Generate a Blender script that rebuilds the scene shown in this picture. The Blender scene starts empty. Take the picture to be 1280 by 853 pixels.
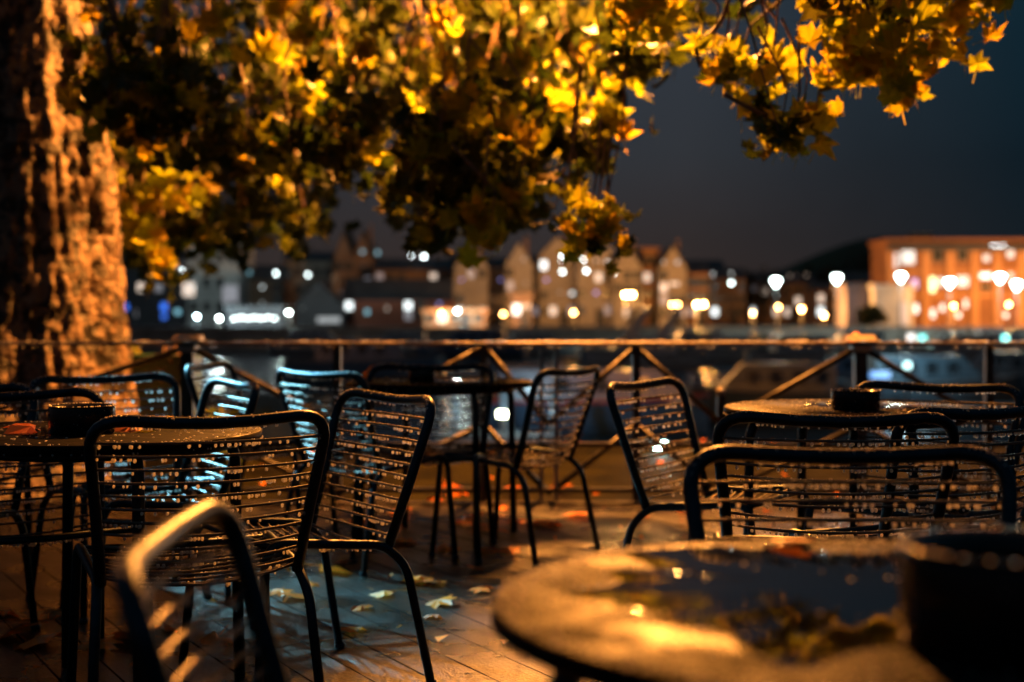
import bpy, bmesh, math, random
from mathutils import Vector, Matrix, noise
S = bpy.context.scene
COL = S.collection
PI = math.pi
R = math.radians
F, CX, HY, CH = 1778.0, 640.0, 388.0, 1.07      # focal length in photo pixels, centre column, horizon row, eye height

# ------------------------------------------------------------------ camera, sky, exposure
cam = bpy.data.cameras.new('camera'); cam_o = bpy.data.objects.new('camera', cam); COL.objects.link(cam_o)
cam_o.location = (0, 0, CH); cam_o.rotation_euler = (R(90), 0, 0)
cam.lens = 50; cam.sensor_width = 36; cam.shift_y = -38.5/1280
cam.clip_start = 0.05; cam.clip_end = 6000
cam.dof.use_dof = True; cam.dof.focus_distance = 3.62; cam.dof.aperture_fstop = 1.95
S.camera = cam_o
S.view_settings.view_transform = 'Standard'; S.view_settings.look = 'None'
S.view_settings.exposure = 0.0; S.view_settings.gamma = 1.0
S.cycles.use_denoising = True
S.cycles.sample_clamp_indirect = 6.0
S.cycles.max_bounces = 6; S.cycles.transparent_max_bounces = 8
S.cycles.caustics_reflective = False; S.cycles.caustics_refractive = False

W = bpy.data.worlds.new('World'); S.world = W; W.use_nodes = True
wn = W.node_tree.nodes; wl = W.node_tree.links; wn.clear()
def N(nodes, t, **k):
    n = nodes.new(t)
    for a, v in k.items(): setattr(n, a, v)
    return n
tc = N(wn, 'ShaderNodeTexCoord'); sep = N(wn, 'ShaderNodeSeparateXYZ'); wl.new(tc.outputs['Generated'], sep.inputs[0])
ramp = N(wn, 'ShaderNodeValToRGB'); wl.new(sep.outputs['Z'], ramp.inputs[0])
cr = ramp.color_ramp; cr.elements[0].position = 0.0; cr.elements[0].color = (.036, .023, .019, 1)
cr.elements[1].position = 1.0; cr.elements[1].color = (.012, .030, .044, 1)
for p, c in ((.05, (.030, .024, .024)), (.11, (.027, .030, .036)), (.24, (.026, .036, .050))):
    e = cr.elements.new(p); e.color = (*c, 1)
ramp2 = N(wn, 'ShaderNodeValToRGB'); wl.new(sep.outputs['Z'], ramp2.inputs[0])
c2 = ramp2.color_ramp; c2.elements[0].position = 0.0; c2.elements[0].color = (.010, .013, .016, 1)
c2.elements[1].position = 1.0; c2.elements[1].color = (.010, .030, .046, 1)
e = c2.elements.new(.10); e.color = (.0045, .011, .017, 1)
e = c2.elements.new(.22); e.color = (.005, .021, .034, 1)
mr = N(wn, 'ShaderNodeMapRange'); wl.new(sep.outputs['X'], mr.inputs[0])
mr.inputs[1].default_value = .12; mr.inputs[2].default_value = .34
cn = N(wn, 'ShaderNodeTexNoise'); wl.new(tc.outputs['Generated'], cn.inputs['Vector']); cn.inputs['Scale'].default_value = 5; cn.inputs['Detail'].default_value = 5
cm = N(wn, 'ShaderNodeMapRange'); wl.new(cn.outputs[0], cm.inputs[0]); cm.inputs[1].default_value = .3; cm.inputs[2].default_value = .7; cm.inputs[3].default_value = .86; cm.inputs[4].default_value = 1.16
mixw = N(wn, 'ShaderNodeMix', data_type='RGBA'); wl.new(mr.outputs[0], mixw.inputs[0]); wl.new(ramp.outputs[0], mixw.inputs[6]); wl.new(ramp2.outputs[0], mixw.inputs[7])
bg = N(wn, 'ShaderNodeBackground'); wl.new(mixw.outputs[2], bg.inputs[0]); wl.new(cm.outputs[0], bg.inputs[1])
wo = N(wn, 'ShaderNodeOutputWorld'); wl.new(bg.outputs[0], wo.inputs[0])

# ------------------------------------------------------------------ materials
MATS = {}
def newmat(name):
    m = bpy.data.materials.new(name); m.use_nodes = True
    nt = m.node_tree; b = nt.nodes['Principled BSDF']; MATS[name] = m
    return m, nt.nodes, nt.links, b
def bump(n, l, b, scale, strength, detail=4, dist=.01, coord='Object'):
    t = N(n, 'ShaderNodeTexCoord'); x = N(n, 'ShaderNodeTexNoise'); l.new(t.outputs[coord], x.inputs['Vector'])
    x.inputs['Scale'].default_value = scale; x.inputs['Detail'].default_value = detail
    bp = N(n, 'ShaderNodeBump'); bp.inputs['Strength'].default_value = strength; bp.inputs['Distance'].default_value = dist
    l.new(x.outputs[0], bp.inputs['Height']); l.new(bp.outputs[0], b.inputs['Normal'])
    return x, t
def mat(name, col, rough=.6, metal=0, nscale=8, var=.25, bs=0, bscale=40, coat=0, spec=.5, dist=.01):
    m, n, l, b = newmat(name)
    t = N(n, 'ShaderNodeTexCoord'); x = N(n, 'ShaderNodeTexNoise'); l.new(t.outputs['Object'], x.inputs['Vector'])
    x.inputs['Scale'].default_value = nscale; x.inputs['Detail'].default_value = 6
    r = N(n, 'ShaderNodeValToRGB'); l.new(x.outputs[0], r.inputs[0])
    r.color_ramp.elements[0].position = .3; r.color_ramp.elements[1].position = .7
    r.color_ramp.elements[0].color = (*[c*(1-var) for c in col], 1); r.color_ramp.elements[1].color = (*[min(1, c*(1+var)) for c in col], 1)
    l.new(r.outputs[0], b.inputs['Base Color'])
    b.inputs['Roughness'].default_value = rough; b.inputs['Metallic'].default_value = metal
    b.inputs['Coat Weight'].default_value = coat; b.inputs['Coat Roughness'].default_value = .12
    b.inputs['Specular IOR Level'].default_value = spec
    if bs: bump(n, l, b, bscale, bs, dist=dist)
    return m
def emat(name, col, s):
    m, n, l, b = newmat(name)
    b.inputs['Base Color'].default_value = (.8, .8, .8, 1)
    b.inputs['Emission Color'].default_value = (*col, 1); b.inputs['Emission Strength'].default_value = s
    return m
M_black = mat('wet_black_metal', (.022, .037, .052), .38, .92, 30, .3, .35, 260, 0, .5, .002)
M_slat = mat('wet_black_rod', (.125, .115, .105), .40, .9, 30, .3, .3, 300, 0, .5, .002)
M_fence = mat('wet_painted_fence', (.055, .05, .045), .38, .75, 10, .4, .4, 120, 0)
M_grey = mat('galvanised_post', (.22, .26, .29), .35, .5, 12, .2, .2, 90)
M_cap = mat('pale_cap_plate', (.32, .27, .21), .35, 0, 20, .2, .3, 80, .4)
M_ash = mat('black_ashtray_glaze', (.004, .0045, .006), .2, 0, 15, .3, .08, 120, 0, .3)
M_stone = mat('wet_quay_stone', (.010, .0085, .0012), .7, 0, 2.2, .8, 1, 22, 0, .02, .03)
M_kerb = mat('kerb_stone', (.10, .085, .065), .45, 0, 5, .3, .5, 40)
M_soil = mat('grass_soil', (.030, .032, .012), .8, 0, 3, .4, .6, 30)
M_grass = mat('grass_blades', (.10, .12, .015), .5, 0, 2, .4)
M_farland = mat('far_ground', (.055, .045, .035), .7, 0, .05, .4)
M_quay = mat('far_quay_wall', (.30, .26, .22), .7, 0, .4, .3, .4, 1.2, dist=.1)
M_hill = mat('dark_wooded_hill', (.075, .068, .03), .9, 0, .04, .5, .6, .25, dist=2)
M_lampmetal = mat('lamp_post_paint', (.05, .05, .05), .45, 0, 10, .2)

def plank_mat():
    m, n, l, b = newmat('wet_plank')
    t = N(n, 'ShaderNodeTexCoord'); oi = N(n, 'ShaderNodeObjectInfo')
    mp = N(n, 'ShaderNodeMapping'); mp.inputs['Scale'].default_value = (2.0, 26, 26); l.new(t.outputs['Object'], mp.inputs[0])
    l.new(oi.outputs['Random'], mp.inputs['Location'])
    g = N(n, 'ShaderNodeTexNoise'); l.new(mp.outputs[0], g.inputs['Vector']); g.inputs['Scale'].default_value = 2; g.inputs['Detail'].default_value = 8
    f = N(n, 'ShaderNodeTexNoise'); l.new(t.outputs['Object'], f.inputs['Vector']); f.inputs['Scale'].default_value = 95; f.inputs['Detail'].default_value = 3
    r = N(n, 'ShaderNodeValToRGB'); l.new(g.outputs[0], r.inputs[0])
    r.color_ramp.elements[0].position = .3; r.color_ramp.elements[0].color = (.006, .004, .003, 1)
    r.color_ramp.elements[1].position = .72; r.color_ramp.elements[1].color = (.021, .014, .009, 1)
    hs = N(n, 'ShaderNodeHueSaturation'); l.new(r.outputs[0], hs.inputs['Color'])
    mr_ = N(n, 'ShaderNodeMapRange'); l.new(oi.outputs['Random'], mr_.inputs[0]); mr_.inputs[3].default_value = .75; mr_.inputs[4].default_value = 1.3
    l.new(mr_.outputs[0], hs.inputs['Value']); l.new(hs.outputs[0], b.inputs['Base Color'])
    w = N(n, 'ShaderNodeTexNoise'); gm = N(n, 'ShaderNodeNewGeometry'); l.new(gm.outputs['Position'], w.inputs['Vector']); w.inputs['Scale'].default_value = 3.2; w.inputs['Detail'].default_value = 4
    rr = N(n, 'ShaderNodeMapRange'); l.new(w.outputs[0], rr.inputs[0]); rr.inputs[1].default_value = .35; rr.inputs[2].default_value = .65; rr.inputs[3].default_value = .22; rr.inputs[4].default_value = .42
    l.new(rr.outputs[0], b.inputs['Roughness']); b.inputs['Specular IOR Level'].default_value = .5
    ad = N(n, 'ShaderNodeMath', operation='ADD'); l.new(f.outputs[0], ad.inputs[0])
    g2 = N(n, 'ShaderNodeMath', operation='MULTIPLY'); l.new(g.outputs[0], g2.inputs[0]); g2.inputs[1].default_value = .5; l.new(g2.outputs[0], ad.inputs[1])
    bp = N(n, 'ShaderNodeBump'); bp.inputs['Strength'].default_value = 1.0; bp.inputs['Distance'].default_value = .006
    l.new(ad.outputs[0], bp.inputs['Height']); l.new(bp.outputs[0], b.inputs['Normal'])
    return m
M_plank = plank_mat()
M_seam_shade = mat('plank_edge_shade', (.006, .005, .004), .9, 0, 9, .3, spec=.05)  # plank sides painted dark so the seams read as shaded gaps

def bark_mat():
    m, n, l, b = newmat('plane_bark')
    t = N(n, 'ShaderNodeTexCoord')
    v = N(n, 'ShaderNodeTexNoise'); l.new(t.outputs['Object'], v.inputs['Vector']); v.inputs['Scale'].default_value = 7.5; v.inputs['Detail'].default_value = 9; v.inputs['Distortion'].default_value = 1.2
    r = N(n, 'ShaderNodeValToRGB'); l.new(v.outputs[0], r.inputs[0])
    r.color_ramp.elements[0].position = .44; r.color_ramp.elements[0].color = (.014, .009, .006, 1)
    r.color_ramp.elements[1].position = .56; r.color_ramp.elements[1].color = (.23, .15, .10, 1)
    l.new(r.outputs[0], b.inputs['Base Color']); b.inputs['Roughness'].default_value = .6
    x = N(n, 'ShaderNodeTexNoise'); l.new(t.outputs['Object'], x.inputs['Vector']); x.inputs['Scale'].default_value = 14; x.inputs['Detail'].default_value = 8
    bp = N(n, 'ShaderNodeBump'); bp.inputs['Strength'].default_value = 1.0; bp.inputs['Distance'].default_value = .06
    l.new(x.outputs[0], bp.inputs['Height']); l.new(bp.outputs[0], b.inputs['Normal'])
    return m
M_bark = bark_mat()
M_twig = mat('twig_bark', (.16, .10, .06), .6, 0, 20, .3)

def leaf_mat(name, c1, c2, c3, trans=.5, per_obj=True):
    m, n, l, b = newmat(name)
    r = N(n, 'ShaderNodeValToRGB')
    if per_obj:
        oi = N(n, 'ShaderNodeObjectInfo'); l.new(oi.outputs['Random'], r.inputs[0])
    else:
        g = N(n, 'ShaderNodeNewGeometry'); l.new(g.outputs['Random Per Island'], r.inputs[0])
    cr_ = r.color_ramp; cr_.elements[0].color = (*c1, 1); cr_.elements[1].color = (*c3, 1); e_ = cr_.elements.new(.5); e_.color = (*c2, 1)
    t = N(n, 'ShaderNodeTexCoord'); x = N(n, 'ShaderNodeTexNoise'); l.new(t.outputs['Object'], x.inputs['Vector']); x.inputs['Scale'].default_value = 25
    mx = N(n, 'ShaderNodeMix', data_type='RGBA', blend_type='MULTIPLY'); mx.inputs[0].default_value = .5
    l.new(r.outputs[0], mx.inputs[6]); l.new(x.outputs[0], mx.inputs[7])
    br = N(n, 'ShaderNodeHueSaturation'); br.inputs['Value'].default_value = 1.5; l.new(mx.outputs[2], br.inputs['Color'])
    l.new(br.outputs[0], b.inputs['Base Color']); b.inputs['Roughness'].default_value = .4
    tr = N(n, 'ShaderNodeBsdfTranslucent'); l.new(br.outputs[0], tr.inputs[0])
    ms = N(n, 'ShaderNodeMixShader'); ms.inputs[0].default_value = trans
    out = n['Material Output']; l.new(b.outputs[0], ms.inputs[1]); l.new(tr.outputs[0], ms.inputs[2]); l.new(ms.outputs[0], out.inputs[0])
    return m
M_leaf = leaf_mat('lit_autumn_leaf', (.31, .38, .012), (.44, .43, .012), (.46, .29, .012), .7)  # bright leaf copy for clumps that stand out in the lamplight
M_leafm = leaf_mat('shaded_green_leaf', (.014, .030, .004), (.034, .050, .005), (.09, .095, .008), .5, False)  # dark leaf copy: canopy shade put into the colour
M_leafy = leaf_mat('lit_yellow_leaf_mass', (.27, .33, .012), (.37, .38, .012), (.42, .27, .012), .7, False)  # bright copy for the lit clumps of the leaf mass
M_leafg = leaf_mat('shaded_green_leaf_single', (.03, .05, .006), (.06, .075, .008), (.13, .12, .012), .5)  # dark copy for single leaves in the canopy shade
M_fallen = leaf_mat('fallen_wet_leaf', (.85, .19, .015), (.85, .25, .02), (.62, .12, .015), .25)
M_shrub = leaf_mat('shrub_leaf', (.04, .09, .02), (.16, .19, .02), (.30, .26, .03), .4, False)
M_farleaf = leaf_mat('far_tree_leaf', (.03, .035, .012), (.05, .05, .016), (.07, .055, .02), .3, False)

def drop_mat():
    m, n, l, b = newmat('water_drop')
    out = n['Material Output']
    gl = N(n, 'ShaderNodeBsdfGlossy'); gl.inputs['Roughness'].default_value = .28; gl.inputs['Color'].default_value = (1, .95, .9, 1)
    tl = N(n, 'ShaderNodeBsdfTranslucent'); tl.inputs['Color'].default_value = (.95, .93, .9, 1)
    rf = N(n, 'ShaderNodeBsdfRefraction'); rf.inputs['Roughness'].default_value = .55; rf.inputs['IOR'].default_value = 1.06
    tp = N(n, 'ShaderNodeBsdfTransparent')
    a = N(n, 'ShaderNodeMixShader'); a.inputs[0].default_value = .55; l.new(tl.outputs[0], a.inputs[1]); l.new(rf.outputs[0], a.inputs[2])
    c = N(n, 'ShaderNodeMixShader'); c.inputs[0].default_value = .24; l.new(a.outputs[0], c.inputs[1]); l.new(gl.outputs[0], c.inputs[2])
    e = N(n, 'ShaderNodeMixShader'); e.inputs[0].default_value = .26; l.new(c.outputs[0], e.inputs[1]); l.new(tp.outputs[0], e.inputs[2])
    l.new(e.outputs[0], out.inputs[0]); return m
M_drop = drop_mat()

def tabletop_mat():
    m, n, l, b = newmat('wet_tabletop')
    g = N(n, 'ShaderNodeNewGeometry')
    pn = N(n, 'ShaderNodeTexNoise'); l.new(g.outputs['Position'], pn.inputs['Vector']); pn.inputs['Scale'].default_value = 9; pn.inputs['Detail'].default_value = 5; pn.inputs['Distortion'].default_value = .8
    rg = N(n, 'ShaderNodeMapRange'); l.new(pn.outputs[0], rg.inputs[0]); rg.inputs[1].default_value = .35; rg.inputs[2].default_value = .65; rg.inputs[3].default_value = .38; rg.inputs[4].default_value = .62
    l.new(rg.outputs[0], b.inputs['Roughness'])
    cl_ = N(n, 'ShaderNodeMapRange'); l.new(pn.outputs[0], cl_.inputs[0]); cl_.inputs[1].default_value = .35; cl_.inputs[2].default_value = .65; cl_.inputs[3].default_value = .085; cl_.inputs[4].default_value = .02
    l.new(cl_.outputs[0], b.inputs['Specular IOR Level'])
    b.inputs['Base Color'].default_value = (.006, .005, .0042, 1)
    return m
M_top = tabletop_mat()
M_puddle = mat('standing_water', (.004, .0045, .005), .05, 0, 3, .2, .16, 9, 0, .55, .0015)

def water_mat():
    m, n, l, b = newmat('harbour_water')
    b.inputs['Base Color'].default_value = (.012, .030, .038, 1); b.inputs['Roughness'].default_value = .24; b.inputs['IOR'].default_value = 1.33
    t = N(n, 'ShaderNodeNewGeometry'); mp = N(n, 'ShaderNodeMapping'); mp.inputs['Scale'].default_value = (.5, 1.6, 1); l.new(t.outputs['Position'], mp.inputs[0])
    x = N(n, 'ShaderNodeTexNoise'); l.new(mp.outputs[0], x.inputs['Vector']); x.inputs['Scale'].default_value = 1.1; x.inputs['Detail'].default_value = 5
    bp = N(n, 'ShaderNodeBump'); bp.inputs['Strength'].default_value = .55; bp.inputs['Distance'].default_value = .6
    l.new(x.outputs[0], bp.inputs['Height']); l.new(bp.outputs[0], b.inputs['Normal']); return m
M_water = water_mat()

# ------------------------------------------------------------------ helpers
def Pt(px, py, Y):  # the point seen at a photo pixel when it stands Y metres away
    return Vector(((px-CX)*Y/F, Y, CH-(py-HY)*Y/F))
class MB:
    def __init__(s): s.v = []; s.f = []; s.mi = []; s.sm = []
    def add(s, vs, fs, mi=0, smooth=False):
        o = len(s.v); s.v += [tuple(v) for v in vs]
        for f in fs: s.f.append([o+i for i in f]); s.mi.append(mi); s.sm.append(smooth)
    def box(s, x0, x1, y0, y1, z0, z1, mi=0):
        s.add([(x0,y0,z0),(x1,y0,z0),(x1,y1,z0),(x0,y1,z0),(x0,y0,z1),(x1,y0,z1),(x1,y1,z1),(x0,y1,z1)],
              [(0,3,2,1),(4,5,6,7),(0,1,5,4),(1,2,6,5),(2,3,7,6),(3,0,4,7)], mi)
    def tube(s, pts, r, n=8, mi=0, closed=False, cap=True):
        pts = [Vector(p) for p in pts]; k = len(pts)
        rs = r if isinstance(r, (list, tuple)) else [r]*k
        vs = []; prev = None
        for i, p in enumerate(pts):
            if closed: t = pts[(i+1) % k]-pts[i-1]
            else: t = pts[min(i+1, k-1)]-pts[max(i-1, 0)]
            t.normalize()
            if prev is None:
                a = Vector((0, 0, 1)) if abs(t.z) < .9 else Vector((0, 1, 0)); u = t.cross(a).normalized()
            else:
                u = (prev-t*prev.dot(t)); u = u.normalized() if u.length > 1e-6 else t.orthogonal().normalized()
            prev = u; w = t.cross(u)
            for j in range(n):
                a = 2*PI*j/n; vs.append(p+(u*math.cos(a)+w*math.sin(a))*rs[i])
        fs = []
        for i in range(k if closed else k-1):
            for j in range(n):
                a = i*n+j; b = i*n+(j+1) % n; c = ((i+1) % k)*n+(j+1) % n; d = ((i+1) % k)*n+j
                fs.append((a, b, c, d))
        if cap and not closed: fs.append(tuple(range(n))[::-1]); fs.append(tuple((k-1)*n+j for j in range(n)))
        s.add(vs, fs, mi, True)
    def lathe(s, prof, n=24, o=(0,0,0), mi=0, smooth=True):
        vs = [(o[0]+r*math.cos(2*PI*j/n), o[1]+r*math.sin(2*PI*j/n), o[2]+z) for r, z in prof for j in range(n)]
        fs = [(i*n+j, i*n+(j+1) % n, (i+1)*n+(j+1) % n, (i+1)*n+j) for i in range(len(prof)-1) for j in range(n)]
        s.add(vs, fs, mi, smooth)
    def ball(s, c, r, n=6, m=4, sz=1, mi=0):
        s.lathe([(max(r*math.sin(PI*i/m), r*.01), -r*sz*math.cos(PI*i/m)) for i in range(m+1)], n, c, mi)
    def mesh(s, name, mats):
        me = bpy.data.meshes.new(name); me.from_pydata(s.v, [], s.f)
        for m_ in (mats if isinstance(mats, (list, tuple)) else [mats]): me.materials.append(m_)
        me.polygons.foreach_set('material_index', s.mi); me.polygons.foreach_set('use_smooth', s.sm); me.update()
        return me
    def build(s, name, mats, parent=None, kind=None):
        return ob(name, s.mesh(name, mats), parent, kind)
def ob(name, me, parent=None, kind=None, loc=None, rz=None):
    o = bpy.data.objects.new(name, me); COL.objects.link(o)
    if parent: o.parent = parent
    if kind: o['kind'] = kind
    if loc is not None: o.location = loc
    if rz is not None: o.rotation_euler = (0, 0, rz)
    return o
def tag(o, label, cat, group=None):
    o['label'] = label; o['category'] = cat
    if group: o['group'] = group
    return o
def thing(name, label, cat, loc=(0,0,0), rz=0, group=None):
    o = bpy.data.objects.new(name, None); COL.objects.link(o); o.location = loc; o.rotation_euler = (0,0,rz)
    return tag(o, label, cat, group)
def copy_tree(o, parent=None):
    c = o.copy(); COL.objects.link(c)
    if parent: c.parent = parent
    for ch in list(o.children): copy_tree(ch, c)
    return c
def arc(pts, rad, seg=5):  # rounds the corners of a polyline
    pts = [Vector(p) for p in pts]; out = [pts[0]]
    for i in range(1, len(pts)-1):
        a, b, c = pts[i-1], pts[i], pts[i+1]
        r_ = min(rad, (a-b).length*.45, (c-b).length*.45)
        p = b+(a-b).normalized()*r_; q = b+(c-b).normalized()*r_
        for k in range(seg+1):
            t = k/seg; out.append(p*(1-t)**2+b*2*t*(1-t)+q*t*t)
    out.append(pts[-1]); return out
def point_light(name, loc, col, power, rad, parent=None):
    L = bpy.data.lights.new(name, 'POINT'); L.color = col; L.energy = power; L.shadow_soft_size = rad
    o = bpy.data.objects.new(name, L); COL.objects.link(o)
    if parent: o.parent = parent; 
    o.location = loc; return o

# ------------------------------------------------------------------ ground, water
mb = MB()   # near quay ground: one sheet up to the quay edge, further out on the left
mb.box(-2.4, 60, -12, 11.9, -4.5, -.045); mb.build('ground', M_stone, kind='structure')
mb = MB(); mb.box(-60, -2.403, -12, 19, -4.5, -.047); mb.build('ground', M_soil, kind='structure')
mb = MB(); mb.add([(-1500, 8, -3), (1500, 8, -3), (1500, 400, -3), (-1500, 400, -3)], [(0,1,2,3)]); mb.build('water', M_water, kind='structure')
mb = MB(); mb.add([(-2500, 139, -.85), (2500, 139, -.85), (2500, 4500, -.85), (-2500, 4500, -.85)], [(0,1,2,3)]); mb.build('far_bank_ground', M_farland, kind='structure')
mb = MB(); mb.box(-600, 600, 138.6, 139.4, -4.5, -.75); mb.box(-600, 600, 138.4, 139.6, -.745, -.55); mb.build('far_quay_wall', M_quay, kind='structure')
# wooded hill behind the right half of the far bank
random.seed(3)
vs = []; fs = []; nx = 60; prof = [(0, 0), (.25, .55), (.6, .92), (1, 1), (1.6, .8), (2.4, 0)]
for i in range(nx+1):
    X = 10+ i*4.0
    px = CX+X*F/300
    h = 2+15*math.exp(-((px-1120)/150)**2)+4*math.exp(-((px-900)/130)**2)+5*math.exp(-((px-1500)/260)**2)
    h += 1.2*noise.noise(Vector((X*.08, 0, 0)))+.8*noise.noise(Vector((X*.3, 3, 0)))
    for d, q in prof: vs.append((X, 280+d*22, -.9+max(h, .2)*q))
for i in range(nx):
    for j in range(5):
        a = i*6+j; fs.append((a, a+6, a+7, a+1))
mb = MB(); mb.add(vs, fs, 0, True); mb.build('hill', M_hill, kind='structure')

# terrace floor of individual planks
deck = ob('terrace_floor', (lambda b: (b.box(-4.7, 4.7, 2.1, 7.88, -.04, -.030), b.mesh('terrace_floor', M_soil))[1])(MB()), kind='structure')
u = Vector((.49, -.872, 0)).normalized(); nrm = Vector((-u.y, u.x, 0)); pitch = .157
random.seed(11)
def interval(c):
    lo, hi = -99, 99
    base = nrm*c
    for ax, (a, b) in ((0, (-4.65, 4.65)), (1, (2.15, 7.80))):
        t0 = (a-base[ax])/u[ax]; t1 = (b-base[ax])/u[ax]
        lo = max(lo, min(t0, t1)); hi = min(hi, max(t0, t1))
    return lo, hi
pm = {}
k = -40
ang = math.atan2(u.y, u.x)
for k in range(-40, 70):
    c = .012+k*pitch; lo, hi = interval(c)
    if hi-lo < .15: continue
    t = lo; L0 = random.uniform(1.2, 3.8)
    while t < hi-.05:
        L = min(L0, hi-t); Lq = L-.006
        key = round(Lq, 2) if L == L0 and L0 == 3.6 else None
        if key in pm and key is not None: me = pm[key]
        else:
            b = MB(); w = .0752; ch_ = .004; h2 = Lq/2
            prof = [(-w, -.03), (-w, -.001), (-w, 0), (w, 0), (w, -.001), (w, -.03)]
            b.add([(-h2, y, z) for y, z in prof]+[(h2, y, z) for y, z in prof],
                  [(i, i+1, i+7, i+6) for i in (2,)])
            b.add([(-h2, y, z) for y, z in prof]+[(h2, y, z) for y, z in prof],
                  [(i, i+1, i+7, i+6) for i in (0, 1, 3, 4)]+[(0, 6, 11, 5), (5, 4, 3, 2, 1, 0), (6, 7, 8, 9, 10, 11)], 1)
            me = b.mesh('plank', [M_plank, M_seam_shade])
            if key is not None: pm[key] = me
        p = nrm*c+u*(t+L/2)
        o = ob('plank', me, deck, loc=(p.x, p.y, random.uniform(-.001, .0005)))
        o.rotation_euler = (random.uniform(-.003, .003), 0, ang)
        t += L; L0 = 3.6
mb = MB(); mb.box(-4.7, 4.7, 7.82, 7.90, -.03, .012); mb.build('deck_edge_kerb', M_kerb, kind='structure')

# ------------------------------------------------------------------ grass on the left beyond the fence
random.seed(5); mb = MB()
for i in range(9000):
    x = random.uniform(-6.5, -2.45); y = random.uniform(8.15, 15)
    h = random.uniform(.05, .14); a = random.uniform(0, 2*PI); w = .006
    dx, dy = math.cos(a)*w, math.sin(a)*w; lx, ly = random.uniform(-.05, .05), random.uniform(-.05, .05)
    mb.add([(x-dx, y-dy, -.05), (x+dx, y+dy, -.05), (x+lx, y+ly, h)], [(0,1,2)])
g = mb.build('grass', M_grass, kind='stuff'); tag(g, 'patch of short lamplit grass round the foot of the big tree', 'grass')

# ------------------------------------------------------------------ chair
def make_chair(label):
    t = thing('garden_chair', label, 'chair', group='wet rod chairs on the terrace')
    bt = MB()
    left = [(-.245, -.145, .395), (-.262, -.20, .56), (-.292, -.272, .798), (0, -.312, .788), (.292, -.272, .798), (.262, -.20, .56), (.245, -.145, .395)]
    pts = arc(left[:2]+[left[2]], .02, 2)[:-1]
    L = [Vector(p) for p in left]
    path = [L[0], L[1]]
    for sgn in (-1, 1):
        seq = []
        c = Vector((sgn*.292, -.272, .798))
        a = Vector((sgn*.283, -.250, .725)); b = Vector((sgn*.205, -.290, .796))
        for q in range(7):
            w = q/6; seq.append(a*(1-w)**2+c*2*w*(1-w)+b*w*w)
        if sgn == -1: path += seq; path += [Vector((-.10, -.307, .789)), Vector((0, -.311, .786)), Vector((.10, -.307, .789))]
        else: path += seq[::-1]
    path += [L[5], L[6]]
    bt.tube(path, .0145, 12); bt.build('back_frame', M_black, t)
    for sg in (-1, 1):
        m_ = MB()
        m_.tube(arc([(sg*.285, -.265, 0), (sg*.262, -.195, .345), (sg*.25, -.13, .405), (sg*.252, .225, .442), (sg*.268, .262, 0)], .06, 6), .0130, 12)
        m_.lathe([(.001, 0), (.017, 0), (.017, .012), (.013, .02)], 10, (sg*.285, -.265, 0), 0); m_.lathe([(.001, 0), (.017, 0), (.017, .012), (.013, .02)], 10, (sg*.268, .262, 0), 0)
        m_.build('side_frame', M_black, t)
    m_ = MB(); m_.tube([(-.25, .205, .428), (0, .205, .424), (.25, .205, .428)], .010, 8); m_.build('front_rail', M_black, t)
    # slats: rods bowed back on the backrest and down on the seat
    rows = []
    for i in range(11):
        q = i/10; z = .745-q*.315; hw = .286-.040*q; y = -.262+q*.112
        rows.append((hw, y, z, .050, .004+.012*q))
    for i, (y, z) in enumerate([(-.125, .412), (-.092, .406), (-.060, .408), (-.028, .412), (.004, .416), (.036, .420), (.068, .424), (.100, .427), (.132, .431), (.164, .434)]):
        rows.append((.248, y, z, max(.036-.016*i, 0), .030 if i < 8 else .022))
    dr = MB(); rnd = random.Random(hash(label) % 1000)
    rnd = random.Random(len(label)*7+3)
    for (hw, y, z, by, bz) in rows:
        def at(s_): c_ = math.cos(s_*PI/2)**.8 if abs(s_) < 1 else 0; return Vector((s_*hw, y-by*c_, z-bz*c_))
        m_ = MB(); m_.tube([at(-1+2*j/8) for j in range(9)], .0037, 6, cap=False); m_.build('slat', M_slat, t)
        nd = rnd.randint(18, 29) if z > .43 else 10
        gap = rnd.uniform(-.9, .9)
        for j in range(nd):
            s_ = rnd.uniform(-.95, .95) if rnd.random() < .55 else max(-.95, min(.95, gap+rnd.gauss(0, .16)))
            p = at(s_); r_ = rnd.uniform(.0026, .0046)
            dr.ball((p.x, p.y, p.z-.0037-r_*1.0), r_, 8, 6, 1.3)
        for j in range(14):  # beads sitting on top of the rod
            s_ = rnd.uniform(-.97, .97); p = at(s_); r_ = rnd.uniform(.0012, .0022)
            dr.ball((p.x, p.y+rnd.uniform(-.002, .002), p.z+.0036), r_, 5, 3)
    for j in range(150):
        i_ = rnd.uniform(3, len(path)-4); a = path[int(i_)]; b = path[int(i_)+1]; p = a.lerp(b, i_-int(i_)); r_ = rnd.uniform(.0014, .003)
        aa = rnd.uniform(-.9, .9)
        dr.ball((p.x, p.y+math.sin(aa)*.0145, p.z+math.cos(aa)*.0142), r_, 5, 3)
    for j in range(24):
        i_ = rnd.uniform(8, len(path)-9); a = path[int(i_)]; b = path[int(i_)+1]; p = a.lerp(b, i_-int(i_)); r_ = rnd.uniform(.002, .0034)
        dr.ball((p.x, p.y, p.z-.0145-r_*.6), r_, 6, 4, 1.2)
    dr.build('water_drops', M_drop, t, 'stuff')
    return t
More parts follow.
